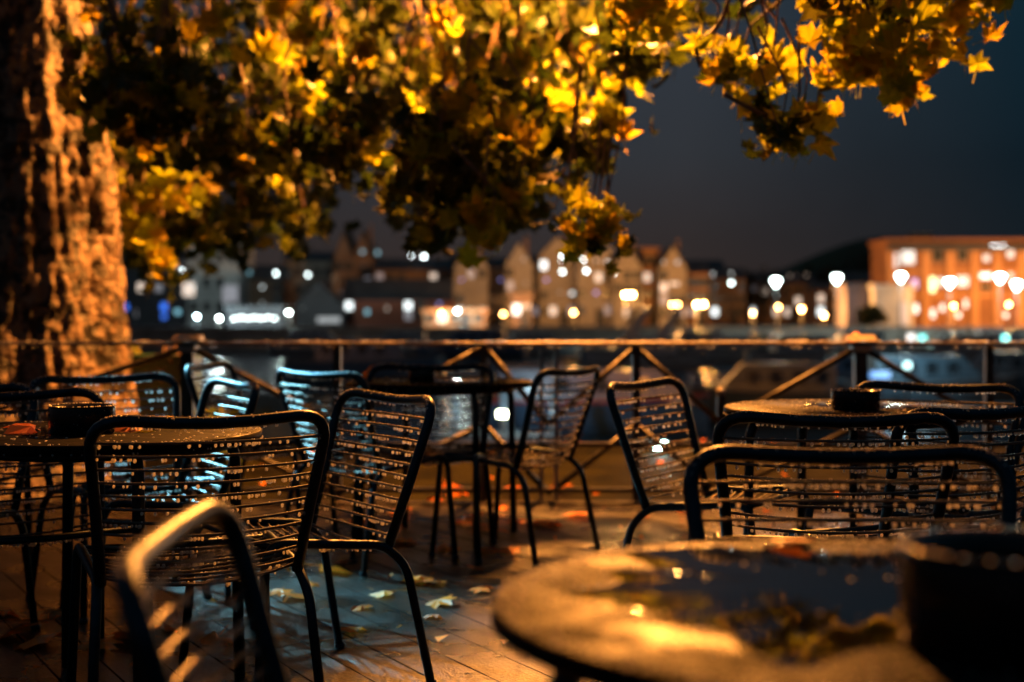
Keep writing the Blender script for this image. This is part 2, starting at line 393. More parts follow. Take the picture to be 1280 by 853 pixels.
chair_specs = [  # bar centre px, bar row, rotation, label
    (268, 521, 24, 'sharp beaded chair at front left, seen squarely from behind with drops on every rod'),
    (490, 494, 124, 'chair turned sideways just right of the front left chair, its raised right corner gleaming'),
    (718, 462, 60, 'chair beside the grey fence post, its rods glowing orange from top to seat'),
    (800, 478, -122, 'chair with a small cyan quay light shining through its back rods'),
    (1056, 563, 178, 'low near chair right behind the closest round table, facing the camera'),
    (1238, 511, 28, 'chair pulled up to the front of the right-hand table, cut by the right edge'),
    (1172, 481, 146, 'chair on the far side of the right-hand table, behind its black ashtray'),
    (1047, 520, -4, 'chair tucked under the near rim of the right-hand table, back towards us'),
    (1352, 492, 95, 'chair seen only as a lit curved corner at the extreme right edge'),
    (128, 471, 216, 'chair standing in front of the foot of the big tree trunk'),
    (8, 491, 214, 'chair beyond the left-hand table facing us, half cut by the left edge'),
    (-62, 483, 185, 'chair showing only a bright corner at the far left edge beside the ashtray'),
    (256, 456, -99, 'narrow looking chair seen edge-on under the left capped fence post'),
    (298, 478, 118, 'small sideways chair with brightly lit rods between the tree and the planter'),
    (392, 465, -44, 'chair before the green planter, its back speckled with blurred round drops'),
    (540, 457, 176, 'chair on the fence side of the middle table, only its back rail above the tabletop'),
    (236, 676, -88, 'strongly blurred chair closest to the camera at bottom left, edge-on with a glowing top'),
]
proto = None
for i, (px, py, rz, lab) in enumerate(chair_specs):
    if proto is None: o = proto = make_chair(lab)
    else: o = copy_tree(proto); o['label'] = lab
    Y = 454/(py-HY) ; X = (px-CX)*Y/F
    if i == 16: X, Y = -.395, 1.62
    off = Matrix.Rotation(R(rz), 3, 'Z') @ Vector((0, -.295, 0))
    o.scale = (1, 1, 1.018); o.location = (X-off.x, Y-off.y, 0); o.rotation_euler = (0, 0, R(rz))

# ------------------------------------------------------------------ tables
def make_table(label, loc, rz, seed, drops=380):
    t = thing('bistro_table', label, 'table', (*loc, 0), rz, 'round wet bistro tables')
    m_ = MB(); r = .44
    m_.lathe([(.001, .738), (r-.006, .738), (r, .735), (r, .716), (r-.005, .712), (r-.03, .712), (.001, .712)], 72)
    top = m_.build('tabletop', M_top, t)
    m_ = MB(); m_.tube([(.36*math.cos(a*PI/12), .36*math.sin(a*PI/12), .700) for a in range(24)], .011, 8, closed=True); m_.build('apron_ring', M_black, t)
    for k in range(4):
        a = k*PI/2; m_ = MB(); m_.tube(arc([(.36*math.cos(a), .36*math.sin(a), .700), (.385*math.cos(a), .385*math.sin(a), .66), (.40*math.cos(a), .40*math.sin(a), 0)], .03, 4), .0165, 12); m_.build('leg', M_black, t)
    m_ = MB()
    for a in (0, PI/2): m_.box(-.36, .36, -.012, .012, .693+(.010 if a else 0), .702+(.008 if a else 0)) if a == 0 else m_.box(-.012, .012, -.36, .36, .703, .710)
    m_.build('cross_bar', M_black, t)
    rnd = random.Random(seed); d = MB()
    pc = Vector((-.015, -.055)) if seed == 1 else Vector((rnd.uniform(-.1, .1), rnd.uniform(-.1, .1)))
    def prad(a): return (.30 if seed == 1 else .17)*(1+.30*noise.noise(Vector((math.cos(a)*1.3, math.sin(a)*1.3, seed*3.1)))+.22*noise.noise(Vector((math.cos(a)*4, math.sin(a)*4, seed*5.7)))+.10*noise.noise(Vector((math.cos(a)*11, math.sin(a)*11, seed))))*(1.12 if abs(math.cos(a-.0)) > .6 else 1)
    def edge(c_, sc):
        out = []
        for k in range(96):
            a = 2*PI*k/96; q = prad(a)*sc; p_ = c_+Vector((math.cos(a)*q, math.sin(a)*q)); 
            if p_.length > r-.02: p_ = p_.normalized()*(r-.02)
            out.append(p_)
        return out
    for nm_c, sc in ((pc, 1.0),)+(((Vector((-.245, -.20)), .20), (Vector((-.30, .10)), .16)) if seed == 1 else ()):
        e1 = edge(nm_c, sc); e0 = [nm_c+(p_-nm_c)*(1-min(.028/sc, .14)) for p_ in e1]
        w_ = MB(); w_.add([(p_.x, p_.y, .7381) for p_ in e1]+[(p_.x, p_.y, .7390) for p_ in e0]+[(nm_c.x, nm_c.y, .7390)], [(k, (k+1) % 96, 96+(k+1) % 96, 96+k) for k in range(96)]+[(96+k, 96+(k+1) % 96, 192) for k in range(96)], 0, True)
        w_.build('puddle', M_puddle, t)
    def inside(x, y):
        v_ = Vector((x, y))-pc; return v_.length < prad(math.atan2(v_.y, v_.x))
    for j in range(drops):
        q = rnd.random()
        rr = r*math.sqrt(q) if rnd.random() < .7 else r-.004-rnd.random()*.03
        a = rnd.uniform(0, 2*PI); x, y = rr*math.cos(a), rr*math.sin(a); s_ = rnd.uniform(.0014, .0044)
        if inside(x, y) and rnd.random() < .93: continue
        d.lathe([(s_, 0), (s_*.85, s_*.3), (s_*.45, s_*.55), (.0002, s_*.62)], 6, (x, y, .738))
    for j in range(60):
        a = rnd.uniform(0, 2*PI); s_ = rnd.uniform(.002, .0035); d.ball((r*math.cos(a), r*math.sin(a), .714), s_, 6, 4, 1.2)
    d.build('water_drops', M_drop, t, 'stuff')
    return t
make_table('closest round table at bottom right, wet top blurred with orange glints and a dark puddle', (.416, 1.626), R(197), 1, 1500)
make_table('round table at right under the capped fence post, carrying a black ashtray', (1.172, 4.88), R(15), 2)
make_table('round table at left behind the front left chair, carrying a black ashtray and wet leaves', (-1.135, 3.92), R(30), 3)
make_table('round table at the extreme left edge near the tree trunk', (-2.42, 5.9), R(10), 4, 120)
make_table('middle round table by the railing with an orange leaf on its rim', (-.345, 6.72), R(-62), 5, 300)

def ashtray(label, loc, rad, h, seed):
    t = thing('ashtray', label, 'ashtray', loc)
    m_ = MB(); m_.lathe([(.001, 0), (rad*.94, 0), (rad*.99, h*.06), (rad, h*.5), (rad, h*.93), (rad*.98, h), (rad*.93, h), (rad*.90, h*.9), (rad*.86, h*.25), (.001, h*.22)], 36)
    m_.build('bowl', M_ash, t)
    m_ = MB(); m_.lathe([(rad*.70, h*.80), (rad*.98, h*.985), (rad*1.02, h*1.0), (rad*1.02, h*1.03), (rad*.97, h*1.035), (rad*.68, h*.84), (rad*.70, h*.80)], 36); m_.build('lid_ring', M_ash, t)
    d = MB(); rnd = random.Random(seed)
    for j in range(110):
        a = rnd.uniform(0, 2*PI); s_ = rnd.uniform(.0014, .003)
        if rnd.random() < .7: d.ball(((rad*1.0)*math.cos(a), (rad*1.0)*math.sin(a), h*1.035), s_, 5, 3)
        else: d.ball((rad*math.cos(a), rad*math.sin(a), rnd.uniform(.1, .95)*h), s_*.7, 5, 3)
    d.build('water_drops', M_drop, t, 'stuff'); return t
ashtray('black round ashtray on the left-hand table, its rim beaded with rain', (-1.167, 3.86, .738), .088, .072, 1)
ashtray('black round ashtray on the right-hand table with a glint on its left rim', (1.145, 4.74, .738), .080, .064, 2)
ashtray('large black ashtray pot looming blurred at the bottom right corner', (.497, 1.40, .738), .112, .098, 3)
ashtray('small black ashtray on the far left table at the left edge', (-2.255, 5.9, .738), .080, .062, 4)
ashtray('low dark ashtray on the middle table against the chair behind it', (-.42, 6.62, .738), .062, .048, 5)

# ------------------------------------------------------------------ leaf meshes
def leaf_mesh(seed, size, m_, curl=.2, name='leaf'):
    rnd = random.Random(seed); lobes = [(-150, .60), (-120, .52), (-94, .86), (-66, .60), (-44, .98), (-20, .70), (0, 1.12), (20, .70), (44, .98), (66, .60), (94, .86), (120, .52), (150, .60), (180, .34)]
    vs = [(0, 0, .02*size)]
    for a, r_ in lobes:
        a = R(a+rnd.uniform(-5, 5)); r_ = r_*size*rnd.uniform(.85, 1.12)*.55
        x, y = r_*math.sin(a), r_*math.cos(a)
        vs.append((x, y, -curl*(x*x+y*y)/size*2.0+rnd.uniform(-.06, .06)*size*curl*4))
    n_ = len(lobes); b = MB(); b.add(vs, [(0, 1+(i+1) % n_, 1+i) for i in range(n_)], 0, False)
    q = -.28*.55*size; w = .008*size*2
    b.add([(-w, q, 0), (w, q, 0), (w*.6, q-.5*size, -.08*size), (-w*.6, q-.5*size, -.08*size)], [(0,1,2,3)])
    return b, b.mesh(name, m_)
leafbs = []; leafms = []
for i in range(6):
    b, me = leaf_mesh(20+i, .155, M_leaf, .25+.12*i); leafbs.append(b); leafms.append(me)
leafgs = []
for me in leafms:
    g_ = me.copy(); g_.materials[0] = M_leafg; leafgs.append(g_)

# ------------------------------------------------------------------ the big plane tree
tree = thing('plane_tree', 'big plane tree at left with thick lamplit trunk and yellow leaves hanging over the terrace', 'tree', (-3.03, 8.9, 0))
TB = Vector((-3.03, 8.9, 0))
# trunk mesh with buttresses and rough bark
vs = []; fs = []; nz, na = 190, 170
for i in range(nz+1):
    z = -.05+i*5.2/nz
    base = .585-.028*z+.20*math.exp(-z*3.2)
    ox = -.035*z+.03*math.sin(z*1.1)
    for j in range(na):
        a = 2*PI*j/na; p = Vector((math.cos(a), math.sin(a), z))
        rr = base*(1+.05*math.sin(3*a+z)+.035*math.sin(7*a+1.5*z))
        rr += .045*noise.noise(Vector((p.x*3.2, p.y*3.2, z*1.3)))+.030*noise.noise(Vector((p.x*9, p.y*9, z*3.4)))+.016*noise.noise(Vector((p.x*19, p.y*19, z*9)))
        fu = noise.noise(Vector((a*5.5+noise.noise(Vector((a*3, 0, z*1.2)))*1.6, 7.3, z*.9)))
        rr += -.026*max(0, .25-abs(fu))/.25*.8+.022*noise.noise(Vector((p.x*30, p.y*30, z*14)))
        vs.append((ox+rr*math.cos(a), rr*math.sin(a), z))
for i in range(nz):
    for j in range(na): fs.append((i*na+j, i*na+(j+1) % na, (i+1)*na+(j+1) % na, (i+1)*na+j))
mb = MB(); mb.add(vs, fs, 0, True); mb.build('trunk', M_bark, tree)
random.seed(21)
def limb(pts, r0, r1, name='limb', n=10, jit=.05):
    P_ = [Vector(p)-TB for p in pts]; out = []
    for i in range(len(P_)-1):
        a = P_[max(i-1, 0)]; b = P_[i]; c = P_[i+1]; d = P_[min(i+2, len(P_)-1)]
        for k in range(6):
            t = k/6; out.append(.5*((2*b)+(c-a)*t+(2*a-5*b+4*c-d)*t*t+(3*b-a-3*c+d)*t**3)+Vector((random.uniform(-jit, jit), random.uniform(-jit, jit), random.uniform(-jit, jit)))*.5)
    out.append(P_[-1]); k = len(out)
    m_ = MB(); m_.tube(out, [r0+(r1-r0)*(i/(k-1)) for i in range(k)], n); return m_.build(name, M_bark, tree), [p+TB for p in out]
limbs = []
for pts, r0, r1 in [
    ([(-3.45, 8.9, 4.9), (-2.6, 9.0, 5.6), (-1.2, 9.2, 6.1), (.4, 8.6, 6.3), (1.8, 7.6, 6.0)], .30, .07),
    ([(-3.45, 8.9, 4.7), (-2.7, 8.2, 5.2), (-1.4, 7.2, 5.4), (.3, 6.4, 5.0), (1.9, 5.9, 4.2), (2.6, 5.7, 3.5)], .24, .03),
    ([(-3.45, 8.9, 4.8), (-3.0, 10.2, 5.4), (-2.2, 12.0, 5.6), (-1.0, 13.5, 5.2)], .24, .05),
    ([(-3.45, 8.9, 4.9), (-4.4, 9.4, 5.8), (-5.6, 10.2, 6.3)], .26, .08),
    ([(-3.45, 8.9, 4.9), (-3.7, 8.2, 5.9), (-3.6, 6.8, 6.6)], .26, .08)]:
    o, pp = limb(pts, r0, r1); limbs.append(pp)

# foliage clusters: (centre px, centre row, half width, half height, near Y, far Y, clusters, leaves each)
random.seed(42)
REG = [
    (180, 60, 80, 75, 7.4, 8.5, 20, 5), (190, 130, 60, 50, 7.2, 8.4, 14, 6),
    (190, 270, 62, 70, 10.6, 12.5, 40, 7), (150, 200, 50, 60, 10.6, 12.0, 20, 6),
    (330, 110, 130, 130, 10.6, 14, 88, 9), (300, 235, 130, 75, 10.8, 14, 50, 8), (230, 300, 80, 25, 11, 14, 26, 7),
    (400, 60, 90, 80, 10.6, 12, 24, 6), (330, 190, 55, 40, 8.0, 8.6, 10, 6), (445, 160, 40, 60, 8.0, 8.6, 10, 6),
    (560, 40, 140, 75, 10.8, 13, 72, 8), (700, 20, 130, 55, 10.6, 12, 40, 7), (620, 110, 110, 70, 10.6, 12, 50, 8),
    (590, 200, 90, 85, 7.6, 8.5, 30, 7), (590, 200, 80, 75, 10.6, 11.5, 18, 7), (530, 240, 45, 45, 10.6, 11.5, 20, 7), (690, 150, 70, 60, 8.0, 8.5, 12, 7), (690, 140, 70, 60, 10.6, 11.5, 14, 7), (590, 270, 42, 26, 7.4, 8.2, 10, 6),
    (700, 260, 10, 10, 6.6, 6.9, 2, 6), (744, 272, 18, 18, 6.4, 6.9, 5, 7),
    (800, 8, 30, 20, 5.9, 6.4, 7, 8), (795, 60, 38, 30, 7.5, 8.6, 9, 6), (880, 20, 36, 30, 7.0, 8.2, 4, 5),
    (905, 80, 20, 30, 5.8, 6.4, 3, 6), (950, 92, 22, 12, 5.7, 6.2, 2, 5), (965, 30, 14, 20, 6.2, 7, 2, 4),
    (985, 168, 22, 10, 5.4, 5.8, 2, 5), (1022, 140, 8, 14, 5.4, 5.8, 1, 4), (950, 162, 10, 6, 5.5, 5.8, 1, 4),
    (1070, 14, 48, 26, 5.2, 5.9, 8, 6), (1062, 80, 24, 22, 5.2, 5.7, 3, 6), (1118, 66, 36, 32, 5.2, 5.9, 6, 6), (1128, 100, 12, 12, 5.3, 5.8, 2, 5),
    (1180, 34, 26, 16, 5.3, 6.0, 3, 5), (1150, 6, 60, 12, 5.2, 6.2, 6, 6), (1215, -6, 30, 8, 5.3, 5.8, 2, 5),
]
leafpts = []; twig = MB()
BR = [(265, 22, 7.6), (200, 14, 7.8), (380, 46, 8.2), (450, 66, 8.2), (440, 160, 8.3), (447, 205, 8.3), (435, 185, 8.4), (176, 116, 7.4), (212, 120, 7.5), (196, 96, 7.5), (130, 157, 7.6), (180, 178, 8), (150, 262, 9.9), (165, 300, 9.8), (172, 272, 9.9), (240, 240, 9.8), (145, 285, 9.8), (190, 310, 10.0), (210, 260, 9.9), (195, 240, 9.9),
      (225, 212, 9.9), (200, 325, 10), (305, 188, 8.2), (330, 186, 8.3), (350, 228, 8.6), (350, 72, 9), (345, 12, 8.4), (582, 66, 7.9), (640, 84, 7.6), (575, 140, 7.6), (562, 132, 7.8), (545, 196, 7.5), (625, 150, 7.6), (660, 175, 7.4), (650, 235, 7.3), (600, 268, 7.3), (612, 288, 7.2), (690, 175, 8.3), (700, 140, 8.4),
      (745, 150, 8.2), (765, 158, 8.2), (730, 180, 8.3), (672, 130, 8.3), (590, 110, 8), (705, 258, 6.6), (738, 268, 6.5), (752, 275, 6.5), (742, 290, 6.6), (795, 6, 6), (812, 22, 6), (785, 12, 6), (890, 68, 5.9), (902, 88, 5.9), (915, 78, 5.8), (950, 96, 5.7), (962, 88, 5.7),
      (975, 172, 5.5), (990, 178, 5.5), (1000, 160, 5.6), (1020, 138, 5.6), (1045, 12, 5.5), (1060, 22, 5.5), (1048, 92, 5.5), (1062, 72, 5.5), (1078, 62, 5.4), (1090, 30, 5.6), (1100, 68, 5.5), (1130, 56, 5.5), (1128, 102, 5.5), (1142, 80, 5.6), (1150, 4, 5.6), (1178, 18, 5.7), (1205, 8, 5.7), (1240, 0, 5.5), (560, 30, 9), (500, 130, 9), (400, 100, 8.6)]
for px, py, Y in BR:
    c = Pt(px, py, Y)
    twig.tube([c+Vector((random.uniform(-.2, .2), .1, .45))-TB, c+Vector((.03, 0, .2))-TB, c-TB], [.007, .005, .003], 4, cap=False)
    for j in range(7 if Y < 7 else 6): leafpts.append((c+Vector((random.gauss(0, .055), random.gauss(0, .06), random.gauss(-.01, .05))), px, Y, 1))
for (cx, cy, rx, ry, y0, y1, n_, ln) in REG:
    for i in range(n_):
        a = random.uniform(0, 2*PI); q = math.sqrt(random.random())
        px, py = cx+rx*q*math.cos(a), cy+ry*q*math.sin(a); Y = random.uniform(y0, y1)
        c = Pt(px, py, Y)
        # hanging twig reaching up to the crown above
        top = c+Vector((random.uniform(-.25, .25), random.uniform(-.2, .2), random.uniform(.35, .8)))
        mid = (c+top)/2+Vector((random.uniform(-.06, .06), random.uniform(-.06, .06), .05))
        if random.random() < .6: twig.tube([top-TB, mid-TB, c-TB], [.007, .005, .003], 4, cap=False)
        spread = .055 if Y < 6.5 else (.10 if ry < 40 else .15)
        plit = .8 if Y < 6.5 else (.12 if px < 480 else .16); cc = 1 if random.random() < plit else 0
        for j in range(ln):
            d = Vector((random.gauss(0, spread), random.gauss(0, spread), random.gauss(-.02, spread)))
            if d.length > .34: d *= .5
            leafpts.append((c+d, px, Y, cc))
for i in range(78):   # unseen bough added above the frame to keep lamplight off the boards
    c = Vector((random.uniform(-.85, .27), random.uniform(8.45, 8.9), random.uniform(3.15, 3.72)))
    for j in range(6): leafpts.append((c+Vector((random.gauss(0, .07), random.gauss(0, .07), random.gauss(0, .05))), -999, 50, 0))
twig.tube([Vector((-1.2, 9.0, 4.6))-TB, Vector((-.7, 8.8, 3.6))-TB, Vector((-.2, 8.7, 3.5))-TB, Vector((.3, 8.6, 3.4))-TB], [.02, .014, .01, .006], 6)
# a higher layer of crown above the frame, thin so that lamplight passes
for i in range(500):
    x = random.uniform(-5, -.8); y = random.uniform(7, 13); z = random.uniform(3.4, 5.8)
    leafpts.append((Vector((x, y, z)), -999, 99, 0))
for pp in limbs:   # twigs along the limbs
    for p in pp[6::2]:
        q = p+Vector((random.uniform(-.5, .5), random.uniform(-.5, .5), random.uniform(-.9, -.2)))
        twig.tube([p-TB, (p+q)/2-TB+Vector((.05, 0, .1)), q-TB], [.016, .01, .005], 5, cap=False)
# drooping forked branch in front of the foliage right of the trunk
for pts, r_ in [([(128, -40, 7.6), (138, 5, 7.6), (147, 32, 7.6)], .022), ([(147, 32, 7.6), (134, 45, 7.6), (136, 72, 7.6), (158, 105, 7.6)], .018), ([(147, 32, 7.6), (158, 52, 7.6), (175, 78, 7.6), (192, 90, 7.6)], .018), ([(150, 80, 7.7), (140, 95, 7.7), (135, 128, 7.7)], .011),
                ([(437, 115, 8.4), (432, 150, 8.4), (440, 172, 8.4), (448, 205, 8.4)], .014), ([(590, 60, 8), (586, 110, 8), (575, 135, 8)], .015), ([(622, 95, 8), (614, 125, 8), (608, 165, 8)], .015),
                ([(918, -30, 5.9), (903, 30, 5.9), (868, 58, 5.9), (876, 84, 5.9)], .010), ([(905, 118, 5.6), (930, 132, 5.6), (958, 145, 5.6)], .010), ([(1060, -20, 5.5), (1056, 40, 5.5), (1064, 56, 5.5)], .008), ([(1130, -20, 5.5), (1124, 40, 5.5), (1115, 60, 5.5)], .010), ([(1115, 20, 5.5), (1150, 32, 5.5), (1175, 40, 5.5)], .007)]:
    P_ = [Pt(*p)-TB for p in pts]; twig.tube(arc(P_, .12, 4), r_, 6)
twig.build('twigs', M_twig, tree, 'stuff')
leafpts.sort(key=lambda q: q[2])
mass = MB(); massy = MB()
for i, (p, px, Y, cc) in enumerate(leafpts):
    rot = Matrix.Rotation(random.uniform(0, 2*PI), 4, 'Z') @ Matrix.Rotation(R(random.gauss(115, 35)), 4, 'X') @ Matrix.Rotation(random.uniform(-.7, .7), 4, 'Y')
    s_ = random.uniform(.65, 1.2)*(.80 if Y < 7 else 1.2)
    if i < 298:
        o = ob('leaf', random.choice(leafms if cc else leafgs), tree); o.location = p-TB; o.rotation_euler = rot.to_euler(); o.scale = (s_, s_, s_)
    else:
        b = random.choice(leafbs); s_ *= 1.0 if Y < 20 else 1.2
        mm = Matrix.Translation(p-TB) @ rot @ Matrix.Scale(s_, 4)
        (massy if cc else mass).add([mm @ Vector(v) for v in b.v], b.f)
mass.build('shaded_green_foliage', M_leafm, tree, 'stuff'); massy.build('lit_yellow_foliage', M_leafy, tree, 'stuff')

# ------------------------------------------------------------------ fence
FY = 8.0; FS = F/FY
def fx(px): return (px-CX)/FS
def fz(py): return CH-(py-HY)/FS
fence = thing('quay_railing', 'dark steel railing with diagonal braces running along the quay', 'railing', (0, FY, 0))
RZ = fz(429)
M_rail = mat('wet_steel_rail', (.24, .21, .19), .48, .55, 6, .4, .6, 150, dist=.003)
m_ = MB(); m_.tube([(-9, 0, RZ-.004), (0, 0, RZ-.004), (9, 0, RZ-.004)], .0105, 12); m_.build('top_rail', M_rail, fence)
random.seed(8); d = MB()
for i in range(420):
    x = random.choice([random.uniform(-2.9, 3.2), random.gauss(.8, .9)]); s_ = random.uniform(.002, .006); d.ball((x, random.uniform(-.012, .004), RZ+.010), s_*1.25, 6, 4)
for i in range(160):
    x = random.uniform(-2.9, 3.2); s_ = random.uniform(.002, .0045); d.ball((x, random.uniform(-.008, .008), RZ-.020-s_), s_, 6, 4, 1.2)
d.build('water_drops', M_drop, fence, 'stuff')
mains = [-330, 235, 605, 795, 1075, 1420]; inter = [-60, 420, 686, 903, 1240]
for px in mains:
    m_ = MB(); x = fx(px); w = .034 if px in (235, 1075) else .022
    m_.box(x-w, x+w, -w, w, -.045, RZ-.014); m_.box(x-.07, x+.07, -.07, .07, -.045, -.02); m_.build('post', M_fence, fence)
    if px in (235, 1075, -330, 1420):
        m_ = MB(); m_.add([(x-.08, -.08, RZ+.014), (x+.08, -.08, RZ+.014), (x+.08, .08, RZ+.014), (x-.08, .08, RZ+.014), (x-.075, -.02, RZ+.046), (x+.075, -.02, RZ+.046), (x+.075, .02, RZ+.046), (x-.075, .02, RZ+.046)], [(0,1,5,4), (1,2,6,5), (2,3,7,6), (3,0,4,7), (4,5,6,7), (3,2,1,0)]); m_.box(x-.05, x+.05, -.05, .05, RZ-.05, RZ-.013); m_.build('cap_plate', M_cap, fence)
for px in inter:
    x = fx(px)
    if px == 686:
        m_ = MB()
        for s_ in (-1, 1): m_.box(x+s_*.042-.012, x+s_*.042+.012, .0, .05, -.045, RZ-.014)
        m_.box(x-.09, x+.09, -.05, .08, -.045, -.018); m_.build('post', M_grey, fence)
    else:
        m_ = MB(); zt = fz(495) if px == 903 else RZ-.014
        m_.box(x-.022, x+.022, .035, .079, -.045, zt); m_.build('post', M_fence, fence)
        if px == 903: m_ = MB(); m_.ball((x, .057, zt+.02), .026, 12, 8); m_.build('finial', M_cap, fence)
zm = fz(531)
for i in range(5):
    xa, xm, xb = fx(mains[i]), fx(inter[i]), fx(mains[i+1])
    for a, b in (((xa, RZ-.02), (xm, zm)), ((xb, RZ-.02), (xm, zm)), ((xa, zm), (xm, .03)), ((xb, zm), (xm, .03))):
        m_ = MB(); m_.tube([(a[0], .0, a[1]), (b[0], .03, b[1])], .017, 8); m_.build('brace', M_fence, fence)
m_ = MB(); m_.box(-9, 9, -.018, .018, .300, .325); m_.build('lower_rail', M_fence, fence)
m_ = MB(); m_.box(-9, 9, -.02, .02, .045, .070); m_.build('lower_rail', M_fence, fence)
tag(fence, 'dark steel railing with diagonal braces and two pale capped posts along the quay', 'railing')

# quay light low on the paving and a red hose line
def small_light(name, label, loc, col, s_, w=.07, h=.05):
    t = thing(name, label, 'light', loc)
    m_ = MB(); m_.box(-w/2-.012, w/2+.012, -.02, .04, -h*.9-.01, -h/2); m_.box(-w/2-.012, w/2+.012, .021, .04, -h/2, h/2+.01); m_.build('housing', M_lampmetal, t)
    m_ = MB(); m_.box(-w/2, w/2, -.018, .02, -h/2+.001, h/2); m_.build('lens', emat('lens_'+name, col, s_), t); return t
small_light('quay_light', 'small cyan-white light low on the quay, seen through a chair back', Pt(825, 557, 11.1), (.55, 1, .95), 75, .10, .05)

# planter with shrub left of the middle
pl = thing('planter', 'dark green planter box with pale flowers beyond the railing at left', 'planter', (-2.42, 9.6, 0))
M_green = mat('green_planter_paint', (.012, .05, .030), .4, 0, 6, .3, .2, 40)
m_ = MB()
for q in range(5): m_.box(-.30, .30, -.17, -.15, .0+q*.15, .14+q*.15)
m_.box(-.29, .29, -.145, .17, -.045, .74); m_.build('box', M_green, pl)
m_ = MB(); m_.box(-.33, .33, -.19, .19, .742, .77); m_.build('rim', M_green, pl)
def shrub(name, label, loc, w, h, n_, m_leaf, scale, seed):
    t = thing(name, label, 'plant', loc); rnd = random.Random(seed); f = MB(); st = MB()
    for i in range(n_):
        a = rnd.uniform(0, 2*PI); q = math.sqrt(rnd.random()); z = rnd.uniform(.08, 1)*h
        p = Vector((q*w*math.cos(a)*(1.15-z/h*.5), q*w*.7*math.sin(a), z))
        rot = Matrix.Rotation(rnd.uniform(0, 2*PI), 4, 'Z') @ Matrix.Rotation(R(rnd.uniform(20, 110)), 4, 'X')
        mm = Matrix.Translation(p) @ rot @ Matrix.Scale(rnd.uniform(.7, 1.2)*scale, 4)
        f.add([mm @ Vector(v) for v in ((-.03, 0, 0), (0, -.07, .01), (.03, 0, 0), (0, .09, -.01))], [(0,1,2,3)])
        if i % 14 == 0: st.tube([(0, 0, 0), (p.x*.4, p.y*.4, z*.6), tuple(p)], [.008, .005, .003], 4, cap=False)
    f.build('foliage', m_leaf, t, 'stuff'); st.build('stems', M_twig, t); return t
shrub('shrub', 'leafy yellow-green shrub behind the small lit chair and left capped post', (-3.05, 10.6, -.04), .42, .78, 650, M_shrub, 1.2, 2)
shrub('shrub', 'low dark shrub against the green planter', (-1.98, 9.4, -.04), .22, .42, 260, M_shrub, 1.0, 4)
M_petal = leaf_mat('pale_flower', (.22, .15, .12), (.26, .18, .13), (.18, .10, .09), .4, False)
shrub('flowering_plant', 'pale blossoms spilling over the front of the green planter', (-2.25, 9.5, .12), .13, .70, 150, M_petal, .75, 6)
# low yellow stone block at foot of the railing near the trunk
bk = MB(); bk.box(-.11, .11, -.1, .1, -.045, .36); bk.box(-.13, .13, -.12, .12, .362, .40)
o = bk.build('bollard', mat('ochre_bollard', (.42, .32, .06), .5, 0, 8, .3, .3, 40)); o.location = (-2.13, 8.75, 0)
tag(o, 'short ochre bollard block between the trunk and the left capped post', 'bollard')

# ------------------------------------------------------------------ near street lamp (head above the frame) and added off-frame lamp on the left
sl = thing('street_lamp', 'tall street lamp with a long outreach arm whose orange head hangs above the railing', 'street lamp', (4.35, 9.9, -.045))
m_ = MB(); m_.tube([(0, 0, 0), (0, 0, 1.0), (0, 0, 5.2)], [.09, .07, .05], 12); m_.tube(arc([(0, 0, 5.1), (0, 0, 5.6), (-3.85, 0, 4.95)], .5, 6), .04, 10); m_.build('pole', M_lampmetal, sl)
m_ = MB(); m_.lathe([(.02, .16), (.14, .12), (.22, .02), (.21, 0), (.12, .09), (.02, .1)], 20, (-3.85, 0, 4.78)); m_.build('shade', M_lampmetal, sl)
LAMPC = (1.0, .33, .05)
m_ = MB(); m_.ball((-3.85, 0, 4.80), .07, 14, 8); m_.build('bulb', emat('sodium_bulb', LAMPC, 60), sl)
point_light('sodium_lamp_light', (-3.85, 0, 4.66), LAMPC, 7600, .10, sl)
cl = thing('street_lamp', 'added off-frame cool lamp on a post to the left, lighting the boards', 'street lamp', (-6.5, 10.5, -.045))
m_ = MB(); m_.tube([(0, 0, 0), (0, 0, 4.55)], .05, 12); m_.lathe([(.02, 0), (.14, .05), (.17, .3), (.13, .32), (.02, .4)], 16, (0, 0, 4.82)); m_.build('pole', M_lampmetal, cl)
m_ = MB(); m_.ball((0, 0, 4.68), .09, 14, 8); m_.build('globe', emat('cool_globe', (.35, .85, 1), 30), cl)
L = bpy.data.lights.new('cool_lamp_light', 'SPOT'); L.color = (.28, .78, 1.0); L.energy = 14000; L.shadow_soft_size = .03; L.spot_size = R(8.6); L.spot_blend = .3  # narrow spot added for the cool patch on the boards
lo = bpy.data.objects.new('cool_lamp_light', L); COL.objects.link(lo); lo.parent = cl; lo.location = (.15, -.13, 4.6)
lo.rotation_euler = (Vector((-.34, 4.95, 0))-Vector((-6.35, 10.37, 4.55))).to_track_quat('-Z', 'Y').to_euler()

